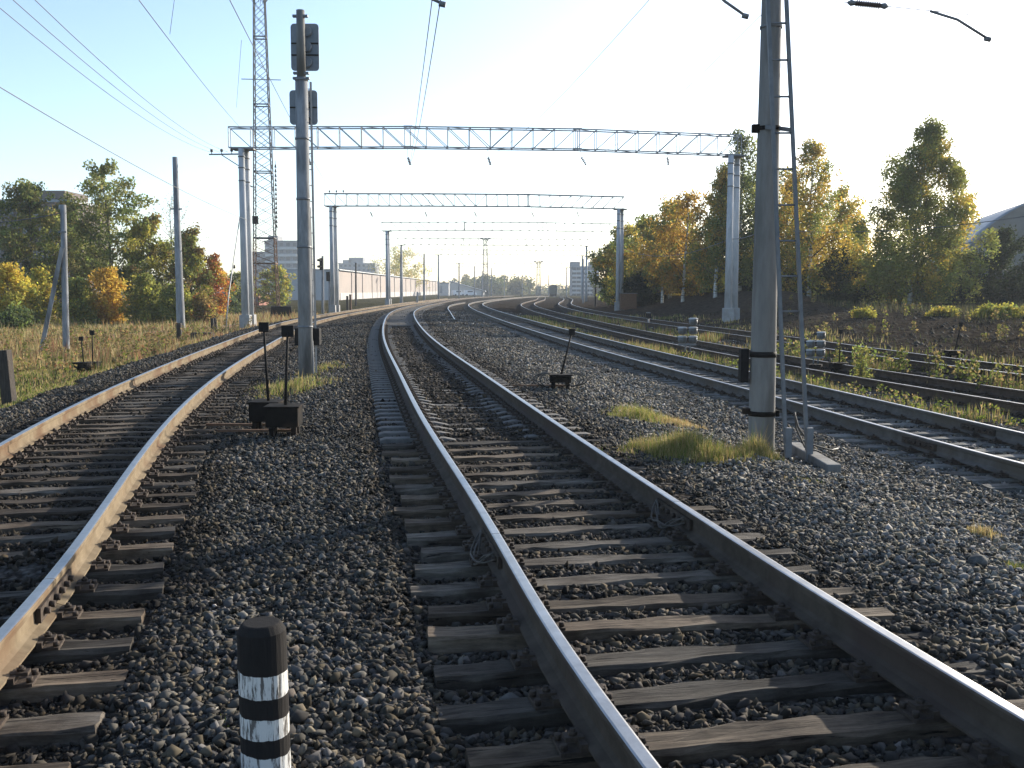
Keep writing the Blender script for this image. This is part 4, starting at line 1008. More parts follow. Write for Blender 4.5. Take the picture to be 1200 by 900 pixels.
# arched hangars and the fence on the right
def hangar(px, d, R, L, rz, label, squash=.78, zb=-.3):
    x = P(px, 330, d).x; t = thing('hangar', label, 'hangar', (x, d, zb), rz); n = 24
    arc = [(R * math.cos(PI * k / n), 1.2 + R * squash * math.sin(PI * k / n)) for k in range(n + 1)]
    mb = MB(); N = len(arc)
    seg = 8
    for j in range(seg + 1): mb.v += [(a, L * j / seg, z) for a, z in arc]
    for j in range(seg):
        for k in range(N - 1): mb.f.append((j * N + k, j * N + k + 1, (j + 1) * N + k + 1, (j + 1) * N + k)); mb.m.append(0); mb.sm.append(True)
    o = mb.build('roof', M['hangar'], t); sm = o.modifiers.new('Solid', 'SOLIDIFY'); sm.thickness = .15
    for ya in (-.15, L + .02): MB().prism([(R * 1.004, 0)] + [(a * 1.004, z + .03) for a, z in arc] + [(-R * 1.004, 0)], ya, ya + .13).build('end_wall', M['hangar_end'], t)
    mb = MB()
    for j in range(1, 9): mb.tube([Vector((a * 1.004, L * (j - .5) / 8.5, z + .02)) for a, z in arc], .06, 4)
    mb.build('roof_rib', M['roof_grey'], t)
hangar(1294, 112, 16, 26, -.25, 'blue grey arched hangar roof at the right edge behind bushes')
hangar(1270, 165, 14, 26, -.3, 'farther blue grey arched hangar roof behind the other', .80)
t = thing('concrete_fence', 'long dark concrete panel fence behind the large birch', 'fence', at(940, 88))
O_ = Vector(t.location); mb = MB(); A, B = at(925, 90), at(1330, 76); A.z = B.z = 0
nP = 16
for i in range(nP):
    a, b = A.lerp(B, i / nP), A.lerp(B, (i + 1) / nP); za = gz(a.x, a.y); m_ = (a + b) / 2; m_.z = za + 1.2; ang = math.atan2(b.y - a.y, b.x - a.x)
    mb.box(m_ - O_, ((b - a).length - .12, .12, 2.5), rz=ang)
    q = Vector(a); q.z = za + 1.25; MB().box(q - O_, (.2, .24, 2.7), rz=ang).build('fence_post', M['fence_conc'], t)
mb.build('panels', M['fence_conc'], t)

# ------------------------------------------------------------------ vegetation
def leaf_mesh(name, C, size, cols, parent, mat, flat=.0):
    n = len(C); a = RNG.normal(size=(n, 3)); a /= np.linalg.norm(a, axis=1, keepdims=True)
    b = RNG.normal(size=(n, 3)); b -= a * (a * b).sum(1, keepdims=True); b /= np.linalg.norm(b, axis=1, keepdims=True)
    s = size * RNG.uniform(.55, 1.35, (n, 1))
    V = np.stack([C - a * s, C + b * s * .55, C + a * s, C - b * s * .55], 1).reshape(-1, 3)
    Q = np.arange(n * 4).reshape(n, 4)
    return np_mesh(name, V, Q, mat, np.repeat(cols, 4, 0), parent)
def tree(label, px, d, ytop, width_px, cols, kind='broad', nleaf=5000, leaf=.16, cb=.25, bark='bark', seed=1, droop=0.0, group=None, clump=.55, limbs=22, lean=0.0, name='tree', cat='tree', base_off=0, trunk_r=None, zoff=0):
    rg = np.random.default_rng(seed); p = at(px, d); p.z += zoff; H = Zt(ytop, d) - p.z; W = width_px / F * d * ({'bush': 1.0, 'birch': 1.12}.get(kind, 1.28))
    t = thing(name, label, cat, p, 0, group); r0 = trunk_r or (.012 * H + .05)
    mb = MB(); tr = []; nseg = 8
    off = np.cumsum(rg.normal(0, .012 * H, (nseg + 1, 2)), 0); off -= off[0]; off *= np.linspace(0, 1, nseg + 1)[:, None]
    for i in range(nseg + 1): tr.append(Vector((off[i, 0] + lean * H * i / nseg, off[i, 1], -.2 + (H * .95 + .2) * i / nseg)))
    mb.tube(tr, [max(.015, r0 * (1 - .93 * i / nseg)) for i in range(nseg + 1)], 8)
    def trunk_at(z):
        f = max(0, min(.999, (z + .2) / (H * .95 + .2))) * nseg; i = int(f); return tr[i].lerp(tr[i + 1], f - i)
    def env(tt):
        tt = np.clip(tt, 0, 1)
        if kind == 'birch': return W / 2 * min(1, 1.12 * (1 - tt) ** .62) * min(1, .55 + tt * 3.2)
        if kind == 'cone': return W / 2 * (1 - tt) ** .9
        if kind == 'bush': return W / 2 * math.sqrt(max(0, 1 - tt ** 2.2))
        if kind == 'upright': return W / 2 * math.sin(PI * min(1, .18 + .8 * tt)) ** .8
        return W / 2 * max(.05, math.sin(PI * (.10 + .87 * tt))) ** .7
    CC, KK = [], []
    pal = [np.array(c[:3]) for c in cols]; wts = np.array([c[3] for c in cols]); wts = wts / wts.sum()
    nl = limbs
    for i in range(nl):
        tt = (i + rg.uniform(0, 1)) / nl; az = i * 2.4 + rg.uniform(-.5, .5)
        ztip = H * (cb + (1 - cb) * tt); ln = env(tt) * rg.uniform(.65, 1.12)
        rise = {'birch': .35, 'upright': 1.0, 'broad': .55, 'bush': .4, 'cone': .2}[kind] * ln
        z0 = max(H * cb * .55, ztip - rise - .04 * H) if kind != 'bush' else max(.05, ztip - rise - .5)
        a = trunk_at(z0); tip = trunk_at(min(ztip, H * .93)) + Vector((math.cos(az) * ln, math.sin(az) * ln, 0)); tip.z = ztip
        mid = a.lerp(tip, .5) + Vector((0, 0, .12 * ln * (1 if kind != 'upright' else -.5)))
        lr = max(.012, r0 * .38 * (1 - tt * .7))
        mb.tube([a, mid, tip], [lr, lr * .6, .008], 5, m=1)
        nc = max(3, int(4 + ln * 2.2))
        for j in range(nc):
            f = rg.uniform(.25, 1.05); q = a.lerp(mid, f * 2) if f < .5 else mid.lerp(tip, f * 2 - 1)
            q = np.array(q) + rg.normal(0, .13 * max(ln, .6), 3) * np.array([1, 1, .8])
            rad = clump * rg.uniform(.5, 1.15)
            CC.append((q, rad)); KK.append(rg.choice(len(pal), p=wts))
    # crown top clumps
    for j in range(5): CC.append((np.array(trunk_at(H * rg.uniform(.86, .97))) + rg.normal(0, .12, 3), clump * .5)); KK.append(rg.choice(len(pal), p=wts))
    mb.build('trunk', [M[bark], M['bark']], t)
    wgt = np.array([c[1] ** 2 for c in CC]); num = np.maximum(4, (1.9 * nleaf * wgt / wgt.sum()).astype(int))
    pos, col = [], []
    for (q, rad), k, m_ in zip(CC, KK, num):
        x = rg.normal(0, 1, (m_, 3)); x /= np.maximum(.3, np.linalg.norm(x, axis=1, keepdims=True)) ** .45
        x = q + x * rad * np.array([.6, .6, .5])
        if droop: x[:, 2] -= droop * rg.exponential(.5, m_)
        pos.append(x)
        col.append(pal[k] * rg.uniform(.7, 1.3, (m_, 1)) * (1 + rg.normal(0, .06, (m_, 3))) * rg.uniform(.85, 1.15))
    pos = np.concatenate(pos); col = np.clip(np.concatenate(col), .005, .6)
    pos[:, 2] = np.maximum(pos[:, 2], .04 if kind == 'bush' else H * cb * .35)
    leaf_mesh('crown', pos, leaf * .74, np.clip(col * ((1.9 if d < 56 else .8) if kind == 'bush' and px > 700 else 2.15 if px < 700 else 2.2), .01, .62), t, M['leaf'])  # right bushes: sunlight on near ones, shade on far ones put into leaf colour
    return t
G_OL, G_GR, G_DK = (.100, .106, .028), (.082, .102, .027), (.040, .052, .020)
Y_G, Y_Y, ORA, RED, BRN = (.165, .150, .028), (.28, .20, .03), (.26, .155, .026), (.20, .075, .025), (.12, .085, .03)
def c(col, w): return (*col, w)
GL, GR_ = 'trees along the meadow', 'trees along the right bank'
tree('tall olive green willow, the highest crown above the meadow', 133, 78, 188, 96, [c(G_OL, 5), c(G_GR, 2), c((.12, .12, .04), 3)], 'upright', 8500, .17, .30, seed=3, group=GL, limbs=30, clump=.62)
tree('wide olive tree left of the tall willow', 40, 74, 209, 78, [c(G_OL, 4), c((.095, .085, .028), 3), c(G_DK, 2)], 'broad', 8000, .17, .2, seed=4, group=GL, limbs=28, clump=.65)
tree('dark reddish brown tree between willow and olive tree', 84, 84, 238, 62, [c(G_DK, 4), c((.07, .05, .02), 3)], 'broad', 5500, .17, .2, seed=5, group=GL)
tree('almost leafless grey tree right of the willow', 203, 86, 224, 60, [c((.13, .12, .08), 1)], 'upright', 160, .10, .3, seed=6, group=GL, limbs=40, trunk_r=.12)
tree('yellow green tree behind the tall bare pole', 178, 76, 254, 60, [c(Y_G, 3), c(G_OL, 3), c(BRN, 1)], 'broad', 5500, .16, .15, seed=7, group=GL)
tree('olive tree right of the tall bare pole', 226, 74, 268, 44, [c(G_OL, 3), c(BRN, 2), c(Y_G, 1)], 'broad', 5000, .16, .12, seed=8, group=GL)
tree('orange red tree at the right end of the meadow trees', 250, 80, 300, 36, [c(ORA, 3), c(RED, 3), c(Y_G, 1)], 'broad', 3200, .15, .15, seed=9, group=GL)
tree('golden orange small tree in the middle of the meadow edge', 126, 66, 318, 36, [c(ORA, 4), c((.26, .17, .03), 3)], 'broad', 3400, .14, .04, seed=10, group=GL)
tree('bright yellow young tree at the left picture edge', 8, 62, 312, 40, [c(Y_Y, 4), c(Y_G, 2)], 'broad', 3400, .14, .05, seed=11, group=GL)
tree('slender yellow young tree left of the braced pole', 47, 66, 316, 24, [c(Y_Y, 2), c(Y_G, 4)], 'upright', 2600, .14, .05, seed=12, group=GL)
tree('olive bush right of the golden orange tree', 168, 66, 322, 44, [c(G_OL, 4), c(Y_G, 2)], 'bush', 3600, .14, .0, seed=13, group=GL, name='bush', cat='bush')
tree('green bush between braced pole and golden orange tree', 92, 65, 326, 42, [c(G_OL, 3), c(Y_G, 3), c(G_GR, 2)], 'bush', 3600, .14, .0, seed=14, group=GL, name='bush', cat='bush')
tree('dark green low bush under the bright yellow tree', 12, 55, 362, 44, [c(G_DK, 3), c(G_GR, 1)], 'bush', 2600, .12, .0, seed=15, group=GL, name='bush', cat='bush')
tree('yellow green bush under the olive tree by the bare pole', 205, 66, 335, 44, [c(Y_G, 3), c(G_OL, 3)], 'bush', 3200, .14, .0, seed=16, group=GL, name='bush', cat='bush')
tree('reddish bush at the foot of the orange red tree', 240, 66, 345, 30, [c(BRN, 3), c(Y_G, 2), c(RED, 1)], 'bush', 2200, .13, .0, seed=17, group=GL, name='bush', cat='bush')
tree('brownish shrub left of the braced pole strut', 28, 64, 338, 40, [c(Y_G, 3), c(G_OL, 3), c(Y_Y, 1)], 'bush', 3000, .14, .0, seed=18, group=GL, name='bush', cat='bush')
tree('dark bush in front of the red brick shed', 264, 105, 350, 44, [c(G_DK, 3), c(G_OL, 1)], 'bush', 2200, .18, .0, seed=19, group=GL, name='bush', cat='bush')
tree('yellow green tree behind the gantry left post', 282, 130, 318, 34, [c(Y_G, 3), c(G_GR, 3)], 'broad', 2200, .2, .1, seed=20, group=GL)
tree('golden tree seen through the lattice tower legs', 326, 125, 312, 34, [c(Y_G, 4), c(Y_Y, 1), c(G_GR, 2)], 'broad', 2400, .2, .1, seed=21, group=GL)
tree('golden autumn tree rising above the pink wall', 469, 420, 290, 52, [c((.24, .18, .05), 4), c(Y_G, 3), c(G_OL, 1)], 'broad', 5200, .42, .08, seed=22, clump=1.9, limbs=26)
# right side
B_G, B_Y = (.096, .104, .026), (.24, .175, .03)
tree('large green birch with a white trunk standing alone before the fence', 1066, 74, 141, 150, [c(B_G, 5), c((.10, .10, .022), 3), c(B_Y, 1)], 'birch', 44000, .125, .10, 'birch_bark', seed=31, droop=.75, group=GR_, limbs=46, clump=.62, trunk_r=.2)
tree('tall yellow and green birch right behind the ladder', 948, 78, 156, 122, [c((.20, .135, .025), 4), c(B_G, 4), c(B_Y, 2)], 'birch', 10500, .14, .12, 'birch_bark', seed=32, droop=.7, group=GR_, limbs=36, clump=.62)
tree('tall dark green birch behind the closest gantry right post', 866, 82, 150, 104, [c(G_DK, 3), c(B_G, 4)], 'birch', 10000, .15, .12, 'birch_bark', seed=33, droop=.7, group=GR_, limbs=36, clump=.65)
tree('golden birch left of the tall dark green one', 800, 86, 222, 88, [c(ORA, 3), c((.20, .13, .03), 4), c(B_G, 2)], 'broad', 8500, .16, .18, 'birch_bark', seed=34, droop=.4, group=GR_, limbs=30, clump=.65)
tree('green birch between golden birch and dark green one', 838, 80, 196, 56, [c(B_G, 4), c(ORA, 2), c(B_Y, 2)], 'birch', 8000, .15, .14, 'birch_bark', seed=35, droop=.6, group=GR_, limbs=30, clump=.6)
tree('yellow green birch behind the second gantry right post', 752, 100, 252, 66, [c(B_G, 4), c((.16, .12, .03), 3), c(ORA, 1)], 'broad', 7000, .18, .14, 'birch_bark', seed=36, droop=.3, group=GR_, clump=.7)
tree('dark olive tree at the left end of the right bank', 719, 112, 284, 46, [c(G_DK, 3), c(B_G, 3), c(BRN, 1)], 'broad', 5500, .2, .05, seed=37, group=GR_, clump=.75)
tree('bright golden birch between the two gantry right posts', 785, 96, 236, 70, [c(ORA, 4), c(B_Y, 4), c(B_G, 2)], 'broad', 7000, .17, .12, 'birch_bark', seed=60, droop=.4, group=GR_, limbs=28, clump=.65)
tree('green and gold birch filling the gap right of the ladder birch', 982, 86, 214, 66, [c(B_Y, 4), c(B_G, 4), c(ORA, 2)], 'broad', 7500, .15, .08, 'birch_bark', seed=61, droop=.5, group=GR_, limbs=30, clump=.68)
tree('olive birch right behind the ladder pole shaft', 898, 90, 186, 84, [c(B_G, 5), c(G_DK, 2), c(B_Y, 1)], 'broad', 8500, .16, .08, 'birch_bark', seed=62, droop=.5, group=GR_, limbs=32, clump=.7)
tree('green gold tree between dark olive tree and golden birch', 737, 106, 262, 60, [c(B_G, 4), c(B_Y, 3)], 'broad', 6000, .19, .05, 'birch_bark', seed=63, droop=.3, group=GR_, limbs=26, clump=.75)
tree('orange birch low in front of the golden birch', 776, 92, 262, 44, [c(ORA, 3), c(BRN, 2), c(B_G, 2)], 'broad', 5000, .16, .2, 'birch_bark', seed=38, group=GR_)
tree('golden birch hidden behind the ladder pole', 922, 84, 205, 84, [c(ORA, 3), c(B_Y, 4), c(B_G, 1)], 'birch', 7000, .15, .15, 'birch_bark', seed=39, droop=.6, group=GR_, limbs=30)
tree('small yellow green tree between ladder birch and lone birch', 998, 98, 250, 44, [c(B_Y, 3), c(B_G, 4)], 'broad', 4200, .17, .1, seed=40, group=GR_)
tree('dark shrub mass right of the ladder birch', 984, 76, 292, 64, [c(G_DK, 4), c(G_GR, 1)], 'bush', 4600, .15, .0, seed=41, group=GR_, name='bush', cat='bush')
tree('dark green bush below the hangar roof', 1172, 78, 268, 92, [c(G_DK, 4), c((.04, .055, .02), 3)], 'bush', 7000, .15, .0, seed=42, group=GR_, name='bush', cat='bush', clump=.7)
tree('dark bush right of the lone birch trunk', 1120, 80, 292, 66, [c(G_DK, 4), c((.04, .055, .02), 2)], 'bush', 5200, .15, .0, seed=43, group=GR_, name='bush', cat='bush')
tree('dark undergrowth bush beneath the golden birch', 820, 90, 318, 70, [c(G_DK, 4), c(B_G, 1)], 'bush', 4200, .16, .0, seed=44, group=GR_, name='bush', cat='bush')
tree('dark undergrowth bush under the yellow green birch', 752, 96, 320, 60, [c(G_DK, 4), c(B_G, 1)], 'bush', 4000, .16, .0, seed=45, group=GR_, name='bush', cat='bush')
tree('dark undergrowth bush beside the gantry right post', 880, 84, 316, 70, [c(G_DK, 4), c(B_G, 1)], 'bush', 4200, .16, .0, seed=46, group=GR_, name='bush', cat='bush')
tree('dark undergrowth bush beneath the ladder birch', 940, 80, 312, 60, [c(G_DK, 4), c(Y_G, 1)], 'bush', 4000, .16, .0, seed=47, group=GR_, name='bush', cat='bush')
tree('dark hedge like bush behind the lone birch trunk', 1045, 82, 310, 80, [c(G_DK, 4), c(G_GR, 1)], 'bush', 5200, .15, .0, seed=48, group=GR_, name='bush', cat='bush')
tree('sunlit yellow green bush at the right edge above the weeds', 1172, 47, 362, 56, [c(Y_G, 4), c(G_GR, 2)], 'bush', 3400, .09, .0, seed=49, name='bush', cat='bush', clump=.35)
tree('small golden bush on the bare bank behind the lever', 1012, 52, 364, 24, [c(Y_G, 4), c(Y_Y, 1)], 'bush', 1500, .08, .0, seed=50, name='bush', cat='bush', clump=.3)
tree('loose yellow bush left of the sunlit one on the bank', 1105, 50, 364, 34, [c(Y_G, 3), c(B_Y, 2)], 'bush', 1700, .08, .0, seed=51, name='bush', cat='bush', clump=.3)
tree('leafy yellow weed clump at the rusty rail before the lever', 1012, 23.5, 406, 22, [c((.15, .14, .035), 3), c(G_GR, 2)], 'bush', 420, .045, .0, seed=52, name='bush', cat='bush', clump=.16, limbs=12, trunk_r=.015)
# hazy far woods: one mass
def far_woods(name, label, spec, leaf, n):
    rg = np.random.default_rng(77); pos, col = [], []
    for (px0, px1, ytop, ybot, d) in spec:
        for _ in range(int((px1 - px0) / 3.2) + 2):
            px = rg.uniform(px0, px1); dd = d * rg.uniform(.95, 1.08); x = P(px, 330, dd).x; zt = Zt(ytop + rg.uniform(-1, 6), dd); z0 = -1.0; r = rg.uniform(2.6, 4.6)
            for z in np.arange(z0 + 1, zt - r * .5, r * .7):
                q = rg.normal(0, 1, (n, 3)); q /= np.maximum(.4, np.linalg.norm(q, axis=1, keepdims=True)) ** .5; rr = r * (1 - .5 * max(0, (z - z0) / (zt - z0 + .1) - .6))
                pos.append(np.array([x, dd, z]) + q * rr * .55); base = np.array([(.06, .075, .025), (.10, .09, .03), (.05, .06, .025)][rg.integers(3)])
                col.append(base * rg.uniform(.75, 1.25, (n, 1)))
    o = leaf_mesh(name, np.concatenate(pos), leaf, np.clip(np.concatenate(col) * 1.3, 0, 1), None, M['leaf']); tag(o, label, 'woods', kind='stuff')
far_woods('far_woods', 'hazy far woods closing the view behind the curve', [(512, 560, 329, 345, 640), (545, 622, 322, 345, 560), (575, 625, 324, 345, 540), (628, 680, 332, 345, 700), (660, 700, 334, 345, 500), (440, 515, 330, 345, 700), (395, 440, 326, 345, 760), (700, 760, 326, 345, 420), (260, 330, 322, 345, 520)], .8, 70)
far_woods('far_thicket', 'distant dark thicket behind the right bank and hangar', [(760, 1000, 300, 345, 190), (1000, 1260, 296, 345, 230)], .5, 46)

def blades(name, label, pts, h, w, cols, cat='grass', lean=.35):
    n = len(pts); az = RNG.uniform(0, 2 * PI, n); z = ground(pts[:, 0], pts[:, 1]); base = np.stack([pts[:, 0], pts[:, 1], z - .02], -1)
    d = np.stack([np.cos(az), np.sin(az), np.zeros(n)], -1); sd = np.stack([-np.sin(az), np.cos(az), np.zeros(n)], -1)
    ln = (RNG.uniform(.1, 1, n) * lean * h)[:, None]; up = np.array([0, 0, 1.0]); w = (w * RNG.uniform(.6, 1.3, n))[:, None]; hh = h[:, None]
    v0, v1 = base - sd * w, base + sd * w; m_ = base + d * ln * .3 + up * hh * .55; v2, v3 = m_ - sd * w * .75, m_ + sd * w * .75; v4 = base + d * ln + up * hh; v5 = v4 + sd * w * .15
    V = np.stack([v0, v1, v3, v2, v5, v4], 1).reshape(-1, 3); i = np.arange(n)[:, None] * 6
    Q = np.concatenate([i + np.array([[0, 1, 2, 3]]), i + np.array([[3, 2, 4, 5]])], 0)
    c_ = cols * RNG.uniform(.75, 1.25, (n, 1)); cc = np.repeat(c_, 6, 0)
    o = np_mesh(name, V, Q, M['blade'], np.clip(cc, .005, .7)); tag(o, label, cat, kind='stuff'); return o
def pick(n, pal, p): return np.array(pal)[RNG.choice(len(pal), n, p=np.array(p) / sum(p))]
DRY, STRAW, GRN, RUS, LIME = (.30, .22, .09), (.40, .31, .15), (.10, .13, .03), (.28, .13, .06), (.17, .19, .035)
# meadow left of the first track
n = 150000; d = 13 + (92 - 13) * RNG.random(n) ** 1.5; x = RNG.uniform(-.66, -.10, n) * d - 1.0
edge = cx('a', d) - 2.7 + .5 * wob(x, d, .8); ok = (x < edge); x, d, edge = x[ok], d[ok], edge[ok]; n = len(x); e = edge - x
far = sstep(d + 3 * wob(x, d, .3), 24, 32)
hh = np.where(far > .5, RNG.uniform(.08, .38, n), RNG.uniform(.04, .14, n)) * (.6 + .4 * sstep(e, 0, 2)) * (1 + .5 * wob(x, d, .5))
hh = np.clip(hh * np.where((far > .5) & (RNG.random(n) < .12), 1.7, 1), .05, 1.1)
cg = pick(n, [GRN, LIME, DRY, STRAW], [2.4, 2.4, 3, 1]); cd = pick(n, [DRY, STRAW, GRN, LIME, RUS], [5, 4, 1.3, .9, .9])
redz = (wob(x, d, .22) > -.2) & (e < 8) & (d > 30) & (RNG.random(n) < .75); cr_ = pick(n, [(.24, .115, .065), DRY, STRAW, GRN], [4, 3, 2, 1])
cols = np.where((far > RNG.random(n))[:, None], np.where(redz[:, None], cr_, cd), cg) * 1.25
blades('meadow_grass', 'dry golden and green meadow grass left of the tracks', np.stack([x, d], -1), hh, .006 + .00022 * d, cols)
def patch(label, cpx, cpy, rx, ry, n, h, pal, wts, w=.003, name='grass', z=0.0):
    d0 = F * (CZ - z) / (cpy - YH); c0 = P(cpx, cpy, d0); r = RNG.random(n) ** .72; a = RNG.uniform(0, 2 * PI, n)
    x = c0.x + rx * r * np.cos(a) * (1 + .25 * np.sin(3 * a + cpx)); y = c0.y + ry * r * np.sin(a) * (1 + .25 * np.sin(2 * a + cpy))
    m_ = n // 5; ra = RNG.uniform(0, 2 * PI, m_); rr_ = 1 + RNG.exponential(.28, m_); x = np.r_[x, c0.x + rx * rr_ * np.cos(ra)]; y = np.r_[y, c0.y + ry * rr_ * np.sin(ra)]; r = np.r_[r, np.minimum(rr_, 1.25)]
    keep = (wob(x, y, 2.2) > -.75) & ~on_rail(x, y, .1); x, y, r = x[keep], y[keep], r[keep]
    hh = h * RNG.uniform(.3, 1.0, len(x)) * (1.1 - .55 * r ** 2) * (1 + .35 * wob(x * 3, y * 3, 1.4)); hh *= np.where(RNG.random(len(x)) < .05, 1.6, 1)
    return blades(name, label, np.stack([x, y], -1), hh, w, pick(len(x), pal, wts) * 1.35, lean=.6)
patch('wide golden green grass tuft in front of the ladder pole', 805, 531, .66, .5, 8500, .25, [LIME, DRY, GRN, STRAW], [3, 4, 2, 1.5])
patch('fringe of grass round the base of the ladder pole', 890, 524, .25, .35, 1800, .26, [LIME, DRY, GRN, STRAW], [2, 4, 2, 2])
patch('low grass patch on ballast left of the ladder pole', 750, 487, .55, .75, 3800, .17, [LIME, DRY, GRN, STRAW], [4, 3, 2, 1])
patch('dry pinkish grass right of the low patch', 795, 490, .40, .5, 1800, .14, [DRY, STRAW, RUS], [4, 3, 1])
patch('green weeds at the foot of the signal mast', 345, 452, .75, 1.6, 1500, .20, [LIME, GRN, DRY, STRAW], [2.5, 2, 3, 1], .006)
patch('small green weeds right of the signal mast', 378, 432, .55, 1.6, 800, .15, [LIME, GRN, DRY, STRAW], [2, 2, 3, 1], .006)
patch('dry little tuft at the right on ballast', 1153, 607, .16, .14, 420, .12, [DRY, STRAW, GRN], [4, 2, 1])
patch('tiny green tuft at the lower right edge of ballast', 1188, 650, .13, .1, 260, .08, [LIME, GRN, DRY], [3, 3, 1])
patch('few green leaves in ballast beside the striped post', 255, 852, .11, .06, 90, .05, [LIME, GRN], [1, 1], .006)
patch('sparse grass beneath the concrete beam', 945, 552, .3, .2, 350, .07, [LIME, GRN, DRY], [2, 2, 2])
# weeds between the three right-hand tracks
def strip(label, ka, kb, y0, y1, n, h, pal, wts, thr=-.1, margin=1.05, wob_s=.45, name='weeds'):
    y = y0 + (y1 - y0) * RNG.random(n) ** 1.5; xa, xb = cx(ka, y) + margin, (cx(kb, y) - margin if kb else cx(ka, y) + margin + 3.0); x = xa + (xb - xa) * RNG.random(n)
    k = wob(x * 1.5, y, wob_s) > thr; x, y = x[k], y[k]; hh = h * RNG.uniform(.2, 1.1, len(x)) * (.7 + .5 * wob(x, y, .9)); hh = np.clip(hh, .04, 1)
    return blades(name, label, np.stack([x, y], -1), hh, .004 + .00025 * y, pick(len(x), pal, wts), 'weeds')
strip('low weeds and grass between the grey and rusty tracks', 'c', 'd', 11, 70, 16000, .30, [LIME, GRN, DRY, STRAW], [3, 3, 4, 2], -.05, .95)
strip('taller weeds and golden grass between the two dark tracks', 'd', 'e', 15, 80, 15000, .42, [LIME, GRN, DRY, RUS, STRAW], [3, 3, 4, 1, 2], -.02, .95)
strip('thin grass along the foot of the earth bank', 'e', None, 20, 75, 6500, .30, [LIME, GRN, DRY, STRAW], [2, 2, 3, 2], .1, 1.8)
n = 26000; y = 22 + 45 * RNG.random(n); x = cx('e', y) + 2.6 + 20 * RNG.random(n); k = wob(x, y, .55) + .5 * wob(x, y, 1.6) > .1; x, y = x[k], y[k]
blades('cut_brush', 'dead brush and straw strewn over the bare bank', np.stack([x, y], -1), RNG.uniform(.04, .28, len(x)), .012, pick(len(x), [(.045, .034, .022), (.10, .078, .048), (.022, .018, .014), (.06, .065, .022)], [4, 1.2, 4, 2.5]), 'brush', lean=2.2)
n = 9000; y = 45 + 40 * RNG.random(n); x = .30 * y + RNG.uniform(0, .26, n) * y; k = (x > cx('e', y) + 12) & (wob(x, y, .4) > -.3); x, y = x[k], y[k]
blades('bank_grass', 'dull rough grass before the dark fence and lone birch', np.stack([x, y], -1), RNG.uniform(.1, .55, len(x)), .02, pick(len(x), [(.05, .06, .022), (.10, .09, .035), (.15, .115, .05), (.035, .035, .02)], [4, 2, 2, 3]))
# leafy stalks between the dark tracks, all one mass of weeds
def stalks(name, label, pts, hmin, hmax, leaf, pal, wts):
    pos, col, stems = [], [], MB()
    for x, y in pts:
        h = RNG.uniform(hmin, hmax); z = gz(x, y); l = RNG.normal(0, .12, 2) * h; m_ = int(16 + 50 * h); f = RNG.uniform(.1, 1, m_)
        stems.tube([(x, y, z - .03), (x + l[0] * .5, y + l[1] * .5, z + h * .5), (x + l[0], y + l[1], z + h)], [.008, .006, .003], 4)
        q = np.stack([x + l[0] * f, y + l[1] * f, z + h * f], -1) + RNG.normal(0, 1, (m_, 3)) * np.array([.09, .09, .03]) * (1.2 - .7 * f)[:, None]; pos.append(q); col.append(pick(m_, pal, wts) * RNG.uniform(.7, 1.2))
    C, K = np.concatenate(pos), np.concatenate(col); n = len(C); o = leaf_mesh(name, C, leaf, K, None, M['leaf']); tag(o, label, 'weeds', kind='stuff')
    st = stems.build('weed_stems', M['bark'], o)
sp = []
for _ in range(105):
    y = RNG.uniform(15, 34); f = RNG.uniform(.28, .72); sp.append((cx('d', y) * (1 - f) + cx('e', y) * f, y))
stalks('leafy_weeds', 'leafy green weed stalks between the two dark tracks', [q for q in sp if wob(q[0], q[1], .5) > -.1], .25, .75, .045, [(.13, .145, .035), GRN, (.2, .18, .05), DRY], [3, 3, 2, 2])
sp = [(cx('c', y) * .5 + cx('d', y) * .5 + RNG.uniform(-.5, .4), y) for y in RNG.uniform(11.5, 30, 60)]
stalks('leafy_weeds', 'small leafy weeds between the grey and rusty tracks', sp, .12, .35, .03, [LIME, GRN, DRY], [3, 3, 2])
sp = [(x_, y_) for x_, y_ in zip(RNG.uniform(-26, -8, 520), RNG.uniform(24, 55, 520)) if x_ < cx('a', y_) - 2.8]
stalks('leafy_weeds', 'tall brownish weeds standing in the meadow grass', sp, .25, .75, .05, [DRY, (.16, .15, .05), LIME, (.22, .14, .08), RUS], [3, 3, 2, 1, 1])
sp = [(x_, y_) for x_, y_ in zip(RNG.uniform(10, 34, 260), RNG.uniform(32, 64, 260)) if x_ > cx('e', y_) + 3 and wob(x_, y_, .5) > .15]
stalks('bank_weeds', 'dry leafy weeds scattered over the bare bank', sp, .15, .6, .06, [DRY, (.14, .14, .04), (.10, .075, .035), LIME], [3, 3, 3, 2])
# rough clods and cut brush on the bare bank
mbp, mbc = [], []
rg = np.random.default_rng(5)
n = 2600; y = rg.uniform(24, 60, n); x = cx('e', y) + 2.6 + rg.random(n) * 13; r = .025 + .075 * rg.random(n) ** 3
z = ground(x, y) + r * .2; tv, tf = O
v = tv[None] * (1 + rg.uniform(-.35, .35, (n, 6, 1))) * r[:, None, None] * np.array([1.1, 1.0, .9]); v = v + np.stack([x, y, z], -1)[:, None]
g = rg.uniform(.015, .055, n); cc = np.stack([g * 1.12, g, g * .86], -1)
o = np_mesh('rubble', v.reshape(-1, 3), (tf[None] + (np.arange(n) * 6)[:, None, None]).reshape(-1, 3), M['stone'], np.repeat(cc, 6, 0)); tag(o, 'earth clods and rubble heaped on the bare bank', 'rubble', kind='stuff')

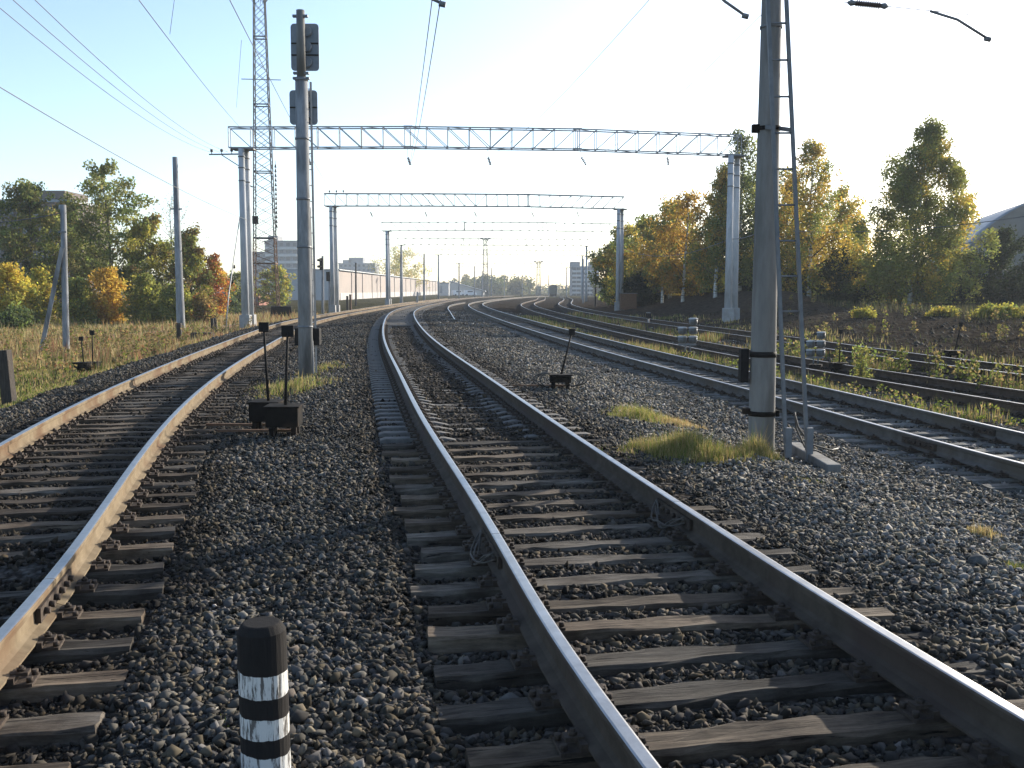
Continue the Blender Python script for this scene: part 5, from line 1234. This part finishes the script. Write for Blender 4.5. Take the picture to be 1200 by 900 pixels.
# ------------------------------------------------------------------ air
mh = bpy.data.materials.new('haze'); mh.use_nodes = True; nt = mh.node_tree
nt.nodes.remove(nt.nodes['Principled BSDF']); pv = nt.nodes.new('ShaderNodeVolumePrincipled'); pv.inputs['Color'].default_value = (.84, .92, 1, 1)
pv.inputs['Density'].default_value = .00035; pv.inputs['Anisotropy'].default_value = .15
nt.links.new(pv.outputs[0], nt.nodes['Material Output'].inputs['Volume'])
hz = MB().box((0, 380, 18), (1900, 860, 44)).build('haze', mh); tag(hz, 'pale autumn haze over the yard', 'haze', kind='stuff')

# ------------------------------------------------------------------ light, sky, camera
w = bpy.data.worlds.new('World'); scene.world = w; w.use_nodes = True; nt = w.node_tree
sky = nt.nodes.new('ShaderNodeTexSky'); sky.sky_type = 'NISHITA'; sky.sun_disc = False
sky.sun_elevation = math.radians(SUN_EL); sky.sun_rotation = math.radians(SUN_AZ); sky.altitude = 50; sky.air_density = .8; sky.dust_density = 1.1; sky.ozone_density = 1.6
nt.links.new(sky.outputs[0], nt.nodes['Background'].inputs[0]); nt.nodes['Background'].inputs[1].default_value = .15
ld = bpy.data.lights.new('sun', 'SUN'); ld.energy = 4.8; ld.angle = math.radians(.5); ld.color = (1, .93, .81)
lo = bpy.data.objects.new('sun', ld); COL.objects.link(lo)
sd = Vector((math.sin(math.radians(SUN_AZ)) * math.cos(math.radians(SUN_EL)), math.cos(math.radians(SUN_AZ)) * math.cos(math.radians(SUN_EL)), math.sin(math.radians(SUN_EL))))
lo.rotation_euler = sd.to_track_quat('Z', 'Y').to_euler(); lo.location = sd * 200
cd_ = bpy.data.cameras.new('camera'); co = bpy.data.objects.new('camera', cd_); COL.objects.link(co)
co.location = (0, 0, CZ); co.rotation_euler = (PI / 2 - PITCH, 0, 0); cd_.sensor_width = 36; cd_.lens = 36 * F / 1200; cd_.clip_start = .05; cd_.clip_end = 5000
scene.camera = co
vs = scene.view_settings; vs.view_transform = 'Standard'; vs.look = 'None'; vs.gamma = 1; vs.use_curve_mapping = False; vs.exposure = 1.0
scene.cycles.volume_bounces = 0; scene.cycles.max_bounces = 6; scene.cycles.use_denoising = True
